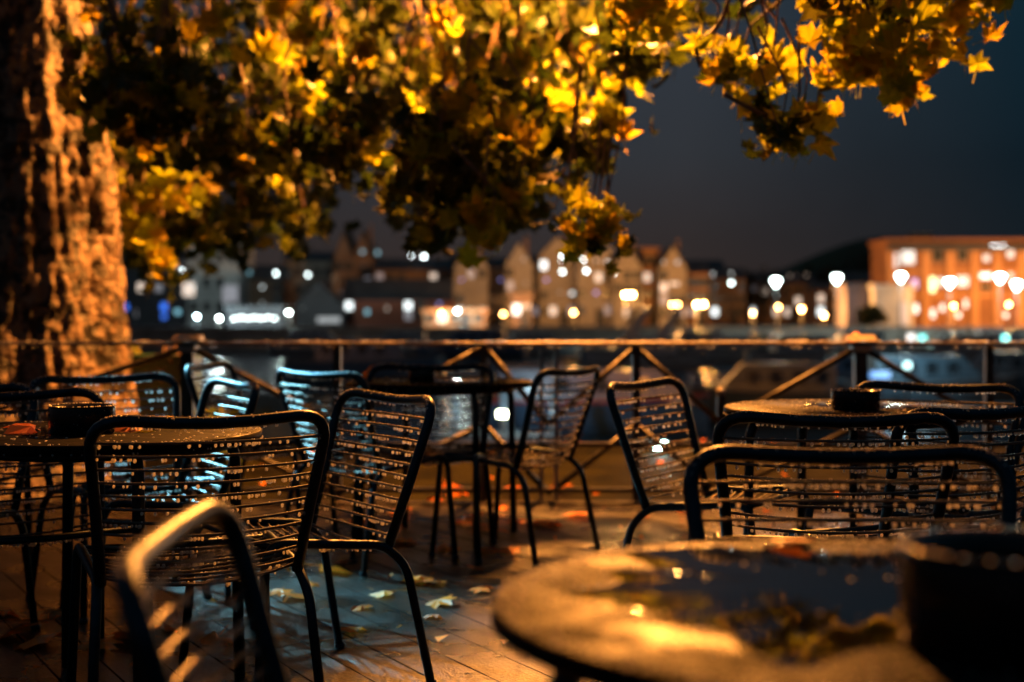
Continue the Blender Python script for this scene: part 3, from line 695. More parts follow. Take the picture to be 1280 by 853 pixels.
# ------------------------------------------------------------------ fallen leaves
fl_b = []; fl_m = []
for i in range(5):
    b, me = leaf_mesh(50+i, .16, M_fallen, .12+.12*i, 'fallen_leaf'); fl_m.append(me)
def fallen(label, px, py, s_=1, tilt=8, z=.004, surf=0.0, grp='fallen autumn leaves'):
    Y = (CH-surf)*F/(py-HY); X = (px-CX)*Y/F
    o = ob('fallen_leaf', random.choice(fl_m)); o.location = (X, Y, surf+z+.016*s_); s_ *= 1.15
    o.rotation_euler = (R(random.uniform(-tilt, tilt)), R(random.uniform(-tilt, tilt)), random.uniform(0, 2*PI)); o.scale = (s_*1.0, s_*1.0, s_*.9)
    tag(o, label, 'leaf', grp)
random.seed(77)
FL = [
 (414, 716, 1.0, 55, 'upright curled orange leaf under the sideways chair at front'),
 (362, 750, 1.1, 10, 'pale yellow leaf lying in water right of the front left chair leg'),
 (352, 742, .6, 6, 'thin leaf sliver lying above the pale yellow leaf by the chair leg'),
 (520, 728, 1.1, 14, 'broad crinkled orange leaf, left of the pair behind the sideways chair leg'),
 (542, 731, .9, 14, 'crinkled leaf directly right of the sideways chair leg, edge of the pair'),
 (480, 745, .8, 10, 'narrow orange leaf at the middle of the cyan lit boards'),
 (452, 762, .55, 10, 'small leaf on the bright cyan boards, lowest left of the narrow leaf'),
 (547, 756, .8, 20, 'jagged orange leaf with raised tip on the right of the cyan boards'),
 (542, 773, .5, 8, 'dull thin leaf beneath the jagged leaf with raised tip'),
 (596, 713, .5, 15, 'small orange leaf nearest the left rim of the closest table'),
 (580, 655, 1.0, 12, 'leaf at the left of the heap under the middle table leg'),
 (597, 660, 1.1, 12, 'leaf at the centre of the heap between the two dark legs'),
 (614, 667, 1.0, 6, 'flat yellow leaf in front of the heap between the dark legs'),
 (590, 648, .7, 25, 'topmost leaf of the heap beyond the dark legs'),
 (650, 655, .8, 10, 'leaf just left of the glowing chair legs'),
 (684, 658, 1.1, 6, 'long yellow-orange leaf at the foot of the grey fence post'),
 (724, 646, 1.0, 6, 'yellow leaf right of the grey fence post foot'),
 (626, 636, .5, 10, 'tiny round yellow leaf before the railing under the bright boat light'),
 (118, 812, 1.0, 12, 'orange leaf between the legs of the front left chair'),
 (160, 802, 1.1, 30, 'dark curled leaf beside the orange one behind the front left chair'),
 (176, 828, .6, 15, 'small red-orange leaf behind the front left chair, nearest us'),
 (12, 800, 1.1, 30, 'curled orange leaf in the corner at far left bottom'),
 (30, 782, .9, 30, 'orange leaf leaning on the heap in the left bottom corner, upper one'),
 (272, 806, .8, 30, 'reddish leaf between the blurred chair and the front left chair leg'),
 (290, 830, .6, 20, 'small orange leaf low between the front left chair legs at right'),
 (428, 705, .5, 15, 'little leaf behind the upright curled leaf'),
 (389, 733, .45, 15, 'tiny leaf below the upright curled leaf'),
 (545, 627, .9, 10, 'leaf on the paving left of the heap, further off'),
 (500, 640, 1.0, 10, 'leaf seen through the rods of the sideways chair'),
 (455, 655, 1.0, 14, 'leaf glowing low behind the rods of the sideways chair'),
 (640, 612, .8, 10, 'leaf on the quay beyond the railing left of the grey post'),
 (860, 640, .8, 10, 'leaf on the boards under the chair with the cyan light'),
 (765, 812, .5, 15, 'small red leaf under the closest table rim'),

 (345, 690, .9, 16, 'leaf seen beneath the seat of the front left chair at its right'),
 (300, 700, .9, 16, 'leaf on the boards below the middle of the front left chair seat'),
 (205, 790, 1.0, 20, 'orange leaf between the blurred chair post and the front left chair'),
 (70, 770, 1.0, 20, 'orange leaf left of the front left chair foot, among the corner heap'),
 (48, 806, 1.1, 20, 'broad leaf at the right end of the corner heap at bottom left'),
 (5, 770, .9, 25, 'leaf half out of the picture at the left edge'),
 (635, 690, .8, 14, 'leaf on the boards just above the left rim of the closest table'),
 (560, 690, .8, 14, 'leaf alone on the dark boards between the heap and the cyan patch'),
 (505, 680, .9, 14, 'leaf on the boards right of the sideways chair rear corner'),
 (610, 690, .7, 14, 'small leaf in front of the flat yellow one by the dark legs'),
 (565, 610, 1.0, 14, 'leaf on the paving under the middle table'),
 (700, 610, .9, 14, 'leaf under the railing right beside the grey post base'),
 (600, 740, .7, 14, 'leaf at the right end of the cyan lit boards'),
 (440, 790, .7, 10, 'leaf at the lower end of the cyan boards between two chair legs'),
]
for px, py, s_, tl, lab in FL: fallen(lab, px, py, s_, tl)
fallen('curled orange leaf on the left-hand table beside its ashtray', 164, 538, .8, 30, .0, .738)
fallen('twisted brown leaf at the left end of the left-hand table', 38, 540, .8, 30, .0, .738)
fallen('orange leaf standing on the rim of the middle table', 457, 472, .7, 60, .01, .738)
fallen('thin pale leaf curled on the far rim of the closest table', 985, 681, .45, 6, .0, .738)
fallen('brown leaf drooping from the right pale post cap', 1065, 424, .6, 60, .0, .90)
random.seed(9); bits = MB()
for i in range(130):
    x = random.uniform(-2.4, 2.4); y = random.uniform(4.1, 11.6); s_ = random.uniform(.008, .028); a = random.uniform(0, 6)
    bits.add([(x+s_*math.cos(a), y+s_*math.sin(a), .012), (x+s_*math.cos(a+2), y+s_*math.sin(a+2), .006), (x+s_*math.cos(a+4), y+s_*math.sin(a+4), .022)], [(0,1,2)])
o = bits.build('leaf_litter', M_fallen, kind='stuff'); tag(o, 'tiny scraps of leaf scattered over the wet boards', 'leaf litter')

# ------------------------------------------------------------------ far bank
def wall_mat(name, c, rough=.75): return mat(name, c, rough, 0, .35, .22, .4, 1.5, dist=.05)
M_w = {'cream': wall_mat('cream_render', (.42, .36, .29)), 'brick': wall_mat('brown_brick', (.26, .16, .10)), 'red': wall_mat('red_brick', (.30, .09, .05)),
       'white': wall_mat('white_render', (.62, .60, .56)), 'dark': wall_mat('dark_cladding', (.06, .06, .07)), 'orange': wall_mat('orange_brick', (.46, .24, .11)), 'bay_shade': wall_mat('shaded_bay_brick', (.24, .105, .045)), 'mauve': wall_mat('mauve_panel', (.24, .21, .25))}  # warehouse bays painted darker than the pilasters, as if in their shade
M_roof = mat('slate_roof', (.07, .065, .065), .6, 0, .5, .3, .4, 3, dist=.05)
M_paneD = mat('dark_window_glass', (.02, .025, .03), .12, 0, 2, .2)
M_frame = mat('window_frame_paint', (.35, .33, .30), .5, 0, 3, .1)
GLOW = {'w': emat('lit_window_white', (.9, 1, 1), 2.2), 'W': emat('bright_window_white', (.85, 1, 1), 18), 'y': emat('lit_window_warm', (1, .78, .62), 1.0), 'd': emat('dim_window', (.8, .75, .85), .25),
        'b': emat('blue_lit_window', (.01, .16, 1.0), 1.3), 'c': emat('cyan_lit_window', (.3, .8, 1), .9), 'v': emat('violet_window', (.35, .35, 1), 1.5), 'g': emat('green_lit_window', (.45, .9, .45), 3)}
wcache = {}
def window_mesh(w, h, g):
    k = (round(w, 2), round(h, 2), g)
    if k not in wcache:
        b = MB(); f = .07
        b.box(-w/2, w/2, -.06, .0, h/2-f, h/2, 0); b.box(-w/2, w/2, -.10, .0, -h/2, -h/2+f, 0)
        b.box(-w/2, -w/2+f, -.06, 0, -h/2+f, h/2-f, 0); b.box(w/2-f, w/2, -.06, 0, -h/2+f, h/2-f, 0); b.box(-.025, .025, -.05, 0, -h/2+f, h/2-f, 0)
        b.add([(-w/2+f, -.02, -h/2+f), (w/2-f, -.02, -h/2+f), (w/2-f, -.02, h/2-f), (-w/2+f, -.02, h/2-f)], [(0,1,2,3)], 1)
        wcache[k] = b.mesh('window', [M_frame, GLOW[g] if g else M_paneD])
    return wcache[k]
def building(name, label, x0, x1, yt, Y, wall, depth=9, roof='flat', rise=0, rows=3, cols=4, lit=(), base=-.85, grid=True, wsz=(.9, 1.2), gable_n=1, seed=0, roofmat=None):
    s_ = F/Y; X0, X1 = (x0-CX)/s_, (x1-CX)/s_; zt = CH-(yt-HY)/s_; zc = (X0+X1)/2
    t = thing(name, label, 'building', (zc, Y, base)); w = (X1-X0)/2; H_ = zt-base
    eave = H_-rise
    m_ = MB(); m_.box(-w, w, 0, depth, 0, eave); 
    m_.build('wall', M_w[wall], t)
    rm = roofmat or M_roof
    if roof == 'flat':
        m_ = MB(); m_.box(-w-.25, w+.25, -.25, depth+.25, eave+.003, eave+.45); m_.build('parapet', M_w[wall], t)
    elif roof == 'ridge':
        m_ = MB(); m_.add([(-w-.3, -.4, eave), (w+.3, -.4, eave), (w+.3, depth+.4, eave), (-w-.3, depth+.4, eave), (-w-.3, depth/2, H_), (w+.3, depth/2, H_)], [(0,1,5,4), (2,3,4,5), (0,4,3), (1,2,5), (0,3,2,1)]); m_.build('roof', rm, t)
    elif roof == 'gable':
        gw = 2*w/gable_n
        for k in range(gable_n):
            a = -w+k*gw; m_ = MB(); g = .12*gw
            m_.add([(a, 0, eave), (a+gw, 0, eave), (a+gw/2, 0, H_), (a, depth, eave), (a+gw, depth, eave), (a+gw/2, depth, H_)], [(0,1,2), (4,3,5), (0,3,4,1)]); m_.build('gable', M_w[wall], t)
            m_ = MB(); m_.add([(a-.1, -.35, eave+.05), (a+gw/2, -.35, H_+.15), (a+gw/2, depth+.3, H_+.15), (a-.1, depth+.3, eave+.05)], [(0,1,2,3)])
            m_.add([(a+gw+.1, -.35, eave+.05), (a+gw/2, -.35, H_+.151), (a+gw/2, depth+.3, H_+.151), (a+gw+.1, depth+.3, eave+.05)], [(3,2,1,0)])
            r_ = m_.build('roof', rm, t)
            c_ = MB(); c_.box(a+gw*.72, a+gw*.84, depth*.3, depth*.4, eave, H_+.9); c_.build('chimney', M_w['brick'], r_)
    litp = []
    for (px, py, ww, hh, g) in lit:
        x = (px-CX)/s_-zc; z = CH-(py-HY)/s_-base; litp.append((x, z))
        k_ = .62 if g in ('w', 'W', 'y', 'd') and ww < 12 else 1; o = ob('window', window_mesh(ww*k_/s_, hh*k_/s_, g), t, loc=(x, -.003, z))
    if grid:
        rnd = random.Random(seed+int(x0))
        for r_ in range(rows):
            for c_ in range(cols):
                x = -w+(c_+.5)*2*w/cols; z = .9+(r_+.5)*(eave-1.1)/rows
                if any(abs(x-a) < wsz[0]*1.3 and abs(z-b) < wsz[1]*1.2 for a, b in litp): continue
                ob('window', window_mesh(wsz[0], wsz[1], rnd.choice('dydw') if rnd.random() < .30 else ''), t, loc=(x, -.003, z))
    if rows and name != 'shed':
        m_ = MB(); m_.box(-.55, .55, -.05, .0, 0, 2.1); m_.build('door', M_w['dark'], t).location = (w*.35, -.003, 0)
    return t
B = 168
building('office_block', 'dark block with blue lit windows just right of the trunk', 120, 232, 318, 176, 'dark', 12, 'flat', 0, 3, 5, [(145, 354, 9, 26, 'b'), (148, 396, 8, 30, 'b'), (158, 384, 6, 9, 'b'), (205, 384, 9, 11, 'b'), (205, 396, 7, 7, 'b'), (222, 390, 8, 7, 'c'), (170, 392, 5, 18, 'd')])
building('white_building', 'pale flat-roofed building left of the terraces, white lights at its corner', 234, 299, 306, 172, 'white', 10, 'flat', 0, 3, 4, [(229, 339, 9, 6, 'W'), (234, 330, 4, 5, 'w'), (240, 344, 5, 5, 'w'), (236, 362, 16, 18, 'y'), (242, 358, 5, 8, 'w'), (288, 368, 20, 24, 'd')])
building('brick_building', 'brown building with one blue window beside the pale flat-roofed one', 300, 352, 330, 178, 'brick', 10, 'ridge', 2, 3, 4, [(312, 341, 4, 5, 'c'), (345, 342, 6, 8, 'W'), (328, 359, 6, 8, 'w'), (328, 379, 4, 8, 'w')])
building('terraced_house', 'low pale terrace with a bright window at left of the dark gabled shed', 355, 414, 313, 186, 'cream', 9, 'ridge', 1.4, 3, 5, [(385, 344, 6, 7, 'W'), (361, 308, 5, 5, 'g'), (345, 309, 4, 4, 'd')])
building('gabled_house', 'tall brown twin-gabled house on the left of the skyline', 418, 466, 288, 182, 'brick', 9, 'gable', 3.5, 4, 4, [(453, 315, 5, 5, 'c'), (454, 331, 4, 5, 'd'), (472, 316, 5, 6, 'c')], gable_n=2)
building('brick_building', 'brown brick block with two bright white upper windows right of the twin gables', 468, 562, 322, 180, 'brick', 9, 'ridge', 1.6, 4, 7, [(514, 320, 5, 6, 'W'), (530, 321, 8, 7, 'W'), (527, 351, 9, 6, 'y'), (520, 337, 5, 5, 'd')])
building('gabled_house', 'pale gabled house at the centre left of the skyline', 568, 610, 306, 176, 'cream', 9, 'gable', 2.6, 4, 3, [(577, 350, 4, 4, 'v'), (600, 362, 4, 4, 'd')])
building('gabled_house', 'pale narrow gabled house with a lit attic window', 632, 666, 304, 174, 'cream', 9, 'gable', 2.6, 4, 3, [(655, 324, 6, 7, 'y'), (657, 354, 7, 5, 'd'), (641, 323, 4, 6, 'd'), (660, 378, 8, 4, 'd')])
building('brick_building', 'brown link house between two pale gables left of centre', 611, 631, 322, 180, 'brick', 8, 'ridge', 1.2, 4, 2, [(626, 350, 4, 4, 'v')])
building('gabled_house', 'tallest pale house with stacked bright white windows', 674, 720, 296, 178, 'cream', 9, 'gable', 2.4, 4, 4, [(703, 320, 6, 8, 'W'), (701, 327, 4, 4, 'W'), (703, 340, 7, 7, 'W'), (700, 366, 6, 5, 'y'), (715, 367, 9, 8, 'w'), (683, 350, 5, 4, 'v')])
building('apartment_block', 'pale apartment block with a row of lit windows right of the tallest house', 722, 764, 314, 176, 'cream', 9, 'flat', 0, 4, 4, [(729, 325, 6, 6, 'W'), (733, 339, 7, 7, 'W'), (745, 326, 10, 5, 'y'), (759, 328, 7, 7, 'w'), (745, 366, 5, 5, 'v'), (746, 379, 5, 4, 'y')])
building('gabled_house', 'orange lit gabled house above the brightest street lamp', 766, 802, 306, 174, 'cream', 9, 'gable', 2.8, 4, 3, [(767, 341, 6, 6, 'W'), (761, 379, 5, 4, 'y')])
building('gabled_house', 'gabled house with two small lit attic windows right of the brightest lamp', 824, 858, 308, 174, 'cream', 9, 'gable', 2.6, 4, 3, [(830, 328, 5, 6, 'w'), (847, 328, 5, 5, 'c'), (843, 355, 12, 5, 'y')])
building('brick_building', 'orange brown link building with a tower stub between two gabled houses', 804, 823, 314, 180, 'orange', 8, 'flat', 0, 4, 2)
building('brick_building', 'orange brown house row stepping down right of the gabled houses', 860, 886, 328, 178, 'orange', 8, 'ridge', 1.4, 3, 3)
building('house', 'low brown house with two bright stacked windows near the hill', 888, 932, 334, 190, 'brick', 8, 'ridge', 1.6, 3, 4, [(891, 343, 5, 8, 'w'), (914, 342, 5, 7, 'w'), (914, 354, 7, 7, 'W')])
building('house', 'low brown house below the hill with three pale windows', 936, 1018, 340, 200, 'brick', 8, 'ridge', 1.6, 3, 6, [(987, 345, 5, 5, 'y'), (995, 345, 4, 5, 'd'), (1008, 344, 5, 5, 'y')])
building('shed', 'dark gabled boathouse front at the left end of the long shed', 368, 428, 352, 158, 'dark', 9, 'gable', 2.6, 1, 4, [(411, 400, 30, 8, 'd'), (378, 385, 7, 3, 'd')])
building('shed', 'long red-brick quayside shed with a grey sloping roof', 429, 562, 348, 161, 'red', 8, 'ridge', 2.5, 2, 9, [(459, 390, 6, 7, 'c'), (484, 386, 6, 9, 'y'), (549, 380, 5, 4, 'v')])
building('kiosk', 'low ochre quayside kiosk right of the long shed', 530, 606, 392, 150, 'orange', 5, 'flat', 0, 1, 5)
building('kiosk', 'low brightly lit ochre frontage left of the boat with two struts', 640, 664, 372, 152, 'brick', 5, 'flat', 0, 1, 2)
building('brick_building', 'long plain brown block filling in behind the left gabled houses', 560, 640, 321, 198, 'brick', 8, 'ridge', 1.5, 4, 9)
building('brick_building', 'long plain brown block filling in behind the tallest pale house', 655, 770, 318, 200, 'brick', 8, 'ridge', 1.5, 4, 12)
building('brick_building', 'long plain brown block behind the gabled houses right of the brightest lamp', 786, 905, 324, 202, 'brick', 8, 'ridge', 1.5, 4, 12)
building('house', 'low brown house between the trio of orange lamps and the mauve hut', 1020, 1056, 352, 188, 'brick', 7, 'ridge', 1.2, 2, 3)
building('house', 'low brown house on the slope left of the big orange warehouse', 1060, 1094, 340, 205, 'brick', 7, 'ridge', 1.4, 2, 3)
# big orange-lit warehouse at right with pilasters
wh = building('warehouse', 'large orange-lit warehouse with pilasters and a deep parapet at right', 1110, 1420, 304, 152, 'bay_shade', 7, 'flat', 0, 0, 0,
    [(1118, 326, 10, 20, 'c'), (1135, 322, 18, 18, 'c'), (1143, 355, 9, 13, 'b'), (1165, 356, 9, 20, 'g'), (1176, 353, 9, 12, 'c'), (1203, 352, 16, 14, 'c'), (1232, 345, 15, 8, 'w'), (1248, 310, 20, 7, 'W'), (1263, 316, 9, 14, 'c'), (1233, 323, 9, 9, 'c'), (1263, 345, 8, 8, 'c'),
     (1145, 386, 10, 20, 'w'), (1166, 392, 9, 20, 'w'), (1178, 385, 9, 16, 'w'), (1198, 394, 10, 12, 'w'), (1207, 380, 8, 18, 'w'), (1257, 394, 9, 12, 'w'), (1172, 320, 16, 16, ''), (1203, 319, 14, 16, ''), (1232, 359, 14, 9, ''), (1290, 320, 12, 16, 'c'), (1320, 320, 12, 16, ''), (1350, 352, 12, 16, 'y'), (1300, 355, 12, 14, 'd')], grid=False)
s_ = F/152
for px in (1113, 1157, 1187, 1218, 1246, 1276, 1306, 1336, 1366, 1396):
    m_ = MB(); x = (px-CX)/s_-wh.location.x; m_.box(x-.38, x+.38, -.35, -.004, 0, 8.2); m_.build('pilaster', M_w['orange'], wh)
m_ = MB(); m_.box(-13.4, 13.4, -.9, -.26, 8.3, 8.75); m_.build('cornice', M_w['dark'], wh)
for z in (3.35, 5.9):
    m_ = MB(); m_.box(-13.2, 13.2, -.16, -.005, z, z+.30); m_.build('string_course', M_w['orange'], wh)
m_ = MB(); m_.box(-9.6, -7.6, 3, 6, 8.9, 10.3); m_.build('roof_plant', M_w['orange'], wh)
building('shed', 'small white building in front of the orange warehouse', 1093, 1141, 361, 144, 'white', 5, 'flat', 0, 0, 0, [(1130, 392, 12, 30, 'd')], grid=False)
building('shed', 'mauve quayside hut with a dark doorway left of the white building', 1058, 1090, 360, 146, 'mauve', 5, 'flat', 0, 1, 2, [(1078, 396, 18, 22, '')], grid=False)

# far street lamps
def far_lamp(label, px, py, Y, col, s_, rad, kind, power=0, two=0, z0=-.85):
    p = Pt(px, py, Y); t = thing('street_lamp', label, 'street lamp', (p.x, p.y, z0), 0, 'lamps along the far bank'); h = p.z-z0
    m_ = MB(); m_.tube([(0, .0, 0), (0, 0, h*.3), (0, 0, h-rad*.8)], [.09, .06, .045], 8)
    if kind == 'tear': m_.lathe([(.03, h-.5), (.05, h-.42), (.02, h-.40)], 8)
    m_.build('pole', M_lampmetal, t)
    key = 'lamp_%s' % (col,)
    em = MATS.get(key+str(s_)) or emat(key+str(s_), col, s_)
    em.name = 'lamp_glow'
    MATS[key+str(s_)] = em
    m_ = MB()
    if kind == 'tear': m_.lathe([(.05, -.42), (.20, -.15), (.38, .10), (.40, .22), (.30, .30), (.02, .34)], 12, (0, 0, h)); 
    else:
        m_.ball((0, 0, h), rad, 12, 8)
        if two: m2 = MB(); m2.ball((two, 0, h+.02), rad, 12, 8); m2.build('lantern', em, t); m2 = MB(); m2.tube([(0, 0, h-rad*1.05), (two, 0, h-rad*1.05)], .04, 6); m2.build('cross_arm', M_lampmetal, t)
    m_.build('lantern', em, t)
    if power: point_light('lamp_light', (0, -.9, h+.2), (1, .42, .10) if col[2] < .5 else col, power, .3, t)
ORc = (1.0, .44, .12); WHc = (.80, 1.0, .95)
far_lamp('brightest twin-headed orange lamp at the centre of the far bank', 782, 369, 150, ORc, 130, .20, 'ball', 8000, .7)
far_lamp('wide twin orange lamp right of the brightest one', 871, 381, 150, ORc, 130, .17, 'ball', 8000, .75)
far_lamp('orange lamp close to the left of the wide twin lamp', 840, 381, 150, ORc, 80, .12, 'ball', 1600, .62)
far_lamp('single orange lamp below the tallest pale house', 717, 391, 149, ORc, 90, .12, 'ball', 1500)
far_lamp('single orange lamp left of centre below the narrow gable', 629, 393, 149, ORc, 90, .12, 'ball', 900)
far_lamp('orange lamp at the right end of the long red shed', 552, 392, 149, ORc, 90,   .12, 'ball', 350)
far_lamp('orange lamp at the left of the trio by the hill', 941, 392, 149, ORc, 90, .12, 'ball', 1500)
far_lamp('orange lamp at the middle of the trio under a white lantern', 973, 384, 148, ORc, 90, .12, 'ball', 1500)
far_lamp('orange lamp right of the white lantern by the hill', 1002, 387, 148, ORc, 90, .18, 'ball', 1500)
far_lamp('orange lamp nearest to the mauve hut', 1030, 395, 147, ORc, 80, .16, 'ball', 1000)
far_lamp('orange lamp in front of the warehouse middle', 1192, 383, 143, ORc, 80, .12, 'ball', 3400)
far_lamp('orange lamp in front of the warehouse at the right edge', 1261, 381, 143, ORc, 80, .12, 'ball', 3400)
far_lamp('orange lamp beyond the right edge before the warehouse', 1345, 384, 143, ORc, 80, .12, 'ball', 8000)
for px, py, lab in [(970, 353, 'white teardrop lantern on a post left of the hill gap'), (1046, 349, 'white teardrop lantern on a tall post left of the mauve hut'), (1126, 347, 'white teardrop lantern above the small white building'),
                    (1187, 354, 'white teardrop lantern before the middle of the warehouse'), (1250, 348, 'upper of the two white lanterns at the right edge'), (1271, 357, 'lower white lantern at the extreme right edge')]:
    far_lamp(lab, px, py, 128, WHc, 20, .2, 'tear', 500 if px < 1100 else 1100, 0, -2.2)
for px, py, lab, c in [(274, 398, 'round white quay lamp left of the bright shopfront strip', WHc), (246, 396, 'white quay lamp next to the blue windows', (.6, .9, 1)), (361, 391, 'white quay lamp right of the bright shopfront strip', WHc), (572, 389, 'white quay lamp just right of the orange shed lamp', WHc)]:
    far_lamp(lab, px, py, 147, c, 50, .12, 'ball', 1300)
# bright strip: lit shopfront
t = building('shopfront', 'low building with a bright white lit frontage strip at left', 284, 352, 388, 150, 'dark', 5, 'flat', 0, 0, 0, [(293+i*8.4, 398.5-(i % 2)*1.5, 9, 5, 'W') for i in range(7)], grid=False)

# far trees in front of the hill and on the skyline
def far_tree(label, px, pyt, Y, w, seed, base=-.85):
    top = CH-(pyt-HY)*Y/F; h = top-base; t = thing('tree', label, 'tree', ((px-CX)*Y/F, Y, base), 0, 'trees on the far bank')
    rnd = random.Random(seed); m_ = MB(); m_.tube([(0, 0, 0), (.1, 0, h*.35), (-.1, 0, h*.8)], [.3, .22, .08], 8)
    for k in range(5):
        a = rnd.uniform(0, 6); m_.tube([(0, 0, h*(.3+.08*k)), (math.cos(a)*w*.5, math.sin(a)*w*.4, h*(.5+.08*k))], [.12, .04], 5)
    m_.build('trunk', M_twig, t); f = MB()
    cl_ = [(rnd.uniform(-.7, .7)*w, rnd.uniform(-.6, .6)*w, h*rnd.uniform(.38, .88), rnd.uniform(.3, .5)*w) for k in range(12)]
    for i in range(900):
        c = rnd.choice(cl_); v = Vector((rnd.gauss(0, 1), rnd.gauss(0, 1), rnd.gauss(0, .8))).normalized()*c[3]*rnd.uniform(.6, 1.05)
        p = Vector(c[:3])+v; a = rnd.uniform(0, 6); s2 = rnd.uniform(.18, .4)
        q1 = Vector((math.cos(a), math.sin(a), rnd.uniform(-.6, .6)))*s2; q2 = Vector((-math.sin(a), math.cos(a), rnd.uniform(-.6, .6)))*s2
        f.add([p+q1, p+q2, p-q1, p-q2], [(0,1,2,3)])
    f.build('crown', M_farleaf, t, 'stuff')
far_tree('dark tree on the slope behind the white lantern at right', 1040, 322, 215, 4.5, 1)
far_tree('dark tree on the slope left of the warehouse corner', 1078, 316, 220, 4.5, 2)
far_tree('dark tree beside the low house with three pale windows', 1020, 336, 205, 3.5, 3)
far_tree('small dark tree leaning by the white building corner', 1092, 384, 141, 1.3, 4)
far_tree('brown tree clump between gabled house and the two stacked windows', 945, 336, 196, 3, 5)
far_tree('dark tree over the brown block right of the twin gables', 572, 300, 190, 3.5, 6)
far_tree('dark tree behind the pale terrace at left', 395, 296, 200, 5, 7)

# ------------------------------------------------------------------ boats and pontoons
M_hull = mat('white_gelcoat', (.30, .38, .42), .3, 0, 1, .1); M_hull2 = mat('blue_hull', (.05, .11, .20), .3, 0, 1, .1); M_deck = mat('boat_deck', (.12, .13, .135), .5, 0, 2, .2); M_redh = mat('red_gunwale', (.40, .04, .02), .35, 0, 3, .1)
M_win = mat('boat_glass', (.012, .016, .02), .08)
M_hullg = mat('grey_blue_hull', (.075, .12, .15), .35, 0, 1, .15)
def boat(label, px, Y, L, rz, hullm, kind, gun=None, seed=0):
    t = thing('boat', label, 'boat', ((px-CX)*Y/F, Y, -3.0), R(rz), 'boats moored in the harbour')
    h = MB(); secs = []; nS = 12; bw = L*.16
    for i in range(nS+1):
        q = i/nS; x = (q-.5)*L; w = bw*(1-max(0, (q-.55)/.45)**2.2)*(.88+.12*min(1, q*4)); zt = L*.10+.35+.06*L*max(0, q-.4)**1.5
        secs.append([(x, -w, zt), (x, -w*.92, zt*.5), (x-.0, -w*.55, -.15), (x, w*.55, -.15), (x, w*.92, zt*.5), (x, w, zt)])
    vs = [p for s2 in secs for p in s2]; fs = []
    for i in range(nS):
        for j in range(5): fs.append((i*6+j, i*6+j+1, i*6+j+7, i*6+j+6))
    fs.append((0, 5, 4, 3, 2, 1)); fs.append(tuple(nS*6+j for j in range(6)))
    h.add(vs, fs, 0, True); h.build('hull', hullm, t)
    d = MB(); d.add([(s2[0][0], s2[0][1]*.97, s2[0][2]-.05) for s2 in secs]+[(s2[5][0], s2[5][1]*.97, s2[5][2]-.05) for s2 in secs], [(i, i+1, nS+2+i, nS+1+i) for i in range(nS)]); d.build('deck', M_deck, t)
    g = MB(); g.tube([s2[0] for s2 in secs]+[s2[5] for s2 in secs[::-1]], .06, 6, closed=True); g.build('gunwale', gun or M_deck, t)
    z0 = secs[5][0][2]-.06; ch_ = L*.10+.35; w = bw*.68; a, b = (-.30*L, .18*L) if kind != 'narrow' else (-.42*L, .34*L)
    c = MB(); c.add([(a, -w, z0), (b+.1*L, -w, z0), (b+.1*L, w, z0), (a, w, z0), (a, -w*.85, z0+ch_), (b-.04*L, -w*.8, z0+ch_), (b-.04*L, w*.8, z0+ch_), (a, w*.85, z0+ch_)], [(4,5,6,7), (0,1,5,4), (1,2,6,5), (2,3,7,6), (3,0,4,7)]); c.build('cabin', hullm if kind != 'narrow' else M_hull2, t)
    for k in range(4):
        for sg in (-1, 1):
            x = a+(k+.6)*(b-a)/4.4; m_ = MB(); y = sg*(w*.93+.02)
            m_.add([(x-.28*L*.1, y, z0+ch_*.35), (x+.28*L*.1, y, z0+ch_*.35), (x+.28*L*.1, sg*(w*.88+.02), z0+ch_*.75), (x-.28*L*.1, sg*(w*.88+.02), z0+ch_*.75)], [(0,1,2,3)]); m_.build('cabin_window', M_win, t)
    if kind == 'cruiser':
        for k in (-.05, .20):
            m_ = MB(); x = a+L*(k+.05)
            for sg in (-1, 1): m_.add([(x+L*.10, sg*w*.8-.05, z0+ch_*.9), (x+L*.19, sg*w*.8-.05, z0+ch_*.9), (x+.02*L, sg*w*.7-.05, z0+ch_+L*.22), (x-.03*L, sg*w*.7-.05, z0+ch_+L*.22), (x+L*.10, sg*w*.8+.06, z0+ch_*.9), (x+L*.19, sg*w*.8+.06, z0+ch_*.9), (x+.02*L, sg*w*.7+.06, z0+ch_+L*.22), (x-.03*L, sg*w*.7+.06, z0+ch_+L*.22)], [(0,1,2,3), (7,6,5,4), (0,3,7,4), (1,5,6,2), (3,2,6,7)])
            m_.box(x-.03*L, x+.02*L, -w*.7, w*.7, z0+ch_+L*.21, z0+ch_+L*.24); m_.build('radar_arch', M_hull, t)
    if kind == 'sail':
        m_ = MB(); m_.tube([(0, 0, z0), (0, 0, z0+L*.42)], [.08, .05], 6); m_.tube([(0, 0, z0+ch_+.4), (-.4*L, 0, z0+ch_+.5)], .10, 6); m_.build('mast', M_grey, t)
    m_ = MB()
    for i in range(3, 12, 2):
        for q in (0, 5): p = secs[i][q]; m_.tube([p, (p[0], p[1], p[2]+.5)], .018, 4)
    m_.tube([(secs[i][0][0], secs[i][0][1], secs[i][0][2]+.5) for i in range(3, 13)], .018, 4); m_.tube([(secs[i][5][0], secs[i][5][1], secs[i][5][2]+.5) for i in range(3, 13)], .018, 4)
    m_.build('guard_rail', M_grey, t); return t
boat('white motor cruiser with two raked radar arches moored below the brightest lamps', 800, 96, 8.2, 178, M_hull, 'cruiser')
boat('grey-white cruiser showing its cabin above the rail left of the mauve hut', 1010, 100, 8.5, 6, M_hull, 'plain')
boat('small pale cruiser between the two raked-arch boat and the grey cruiser', 915, 112, 7, -172, M_hull, 'plain')
boat('pale boat moored low beyond the right-hand table', 965, 52, 7.5, 172, M_hullg, 'plain')
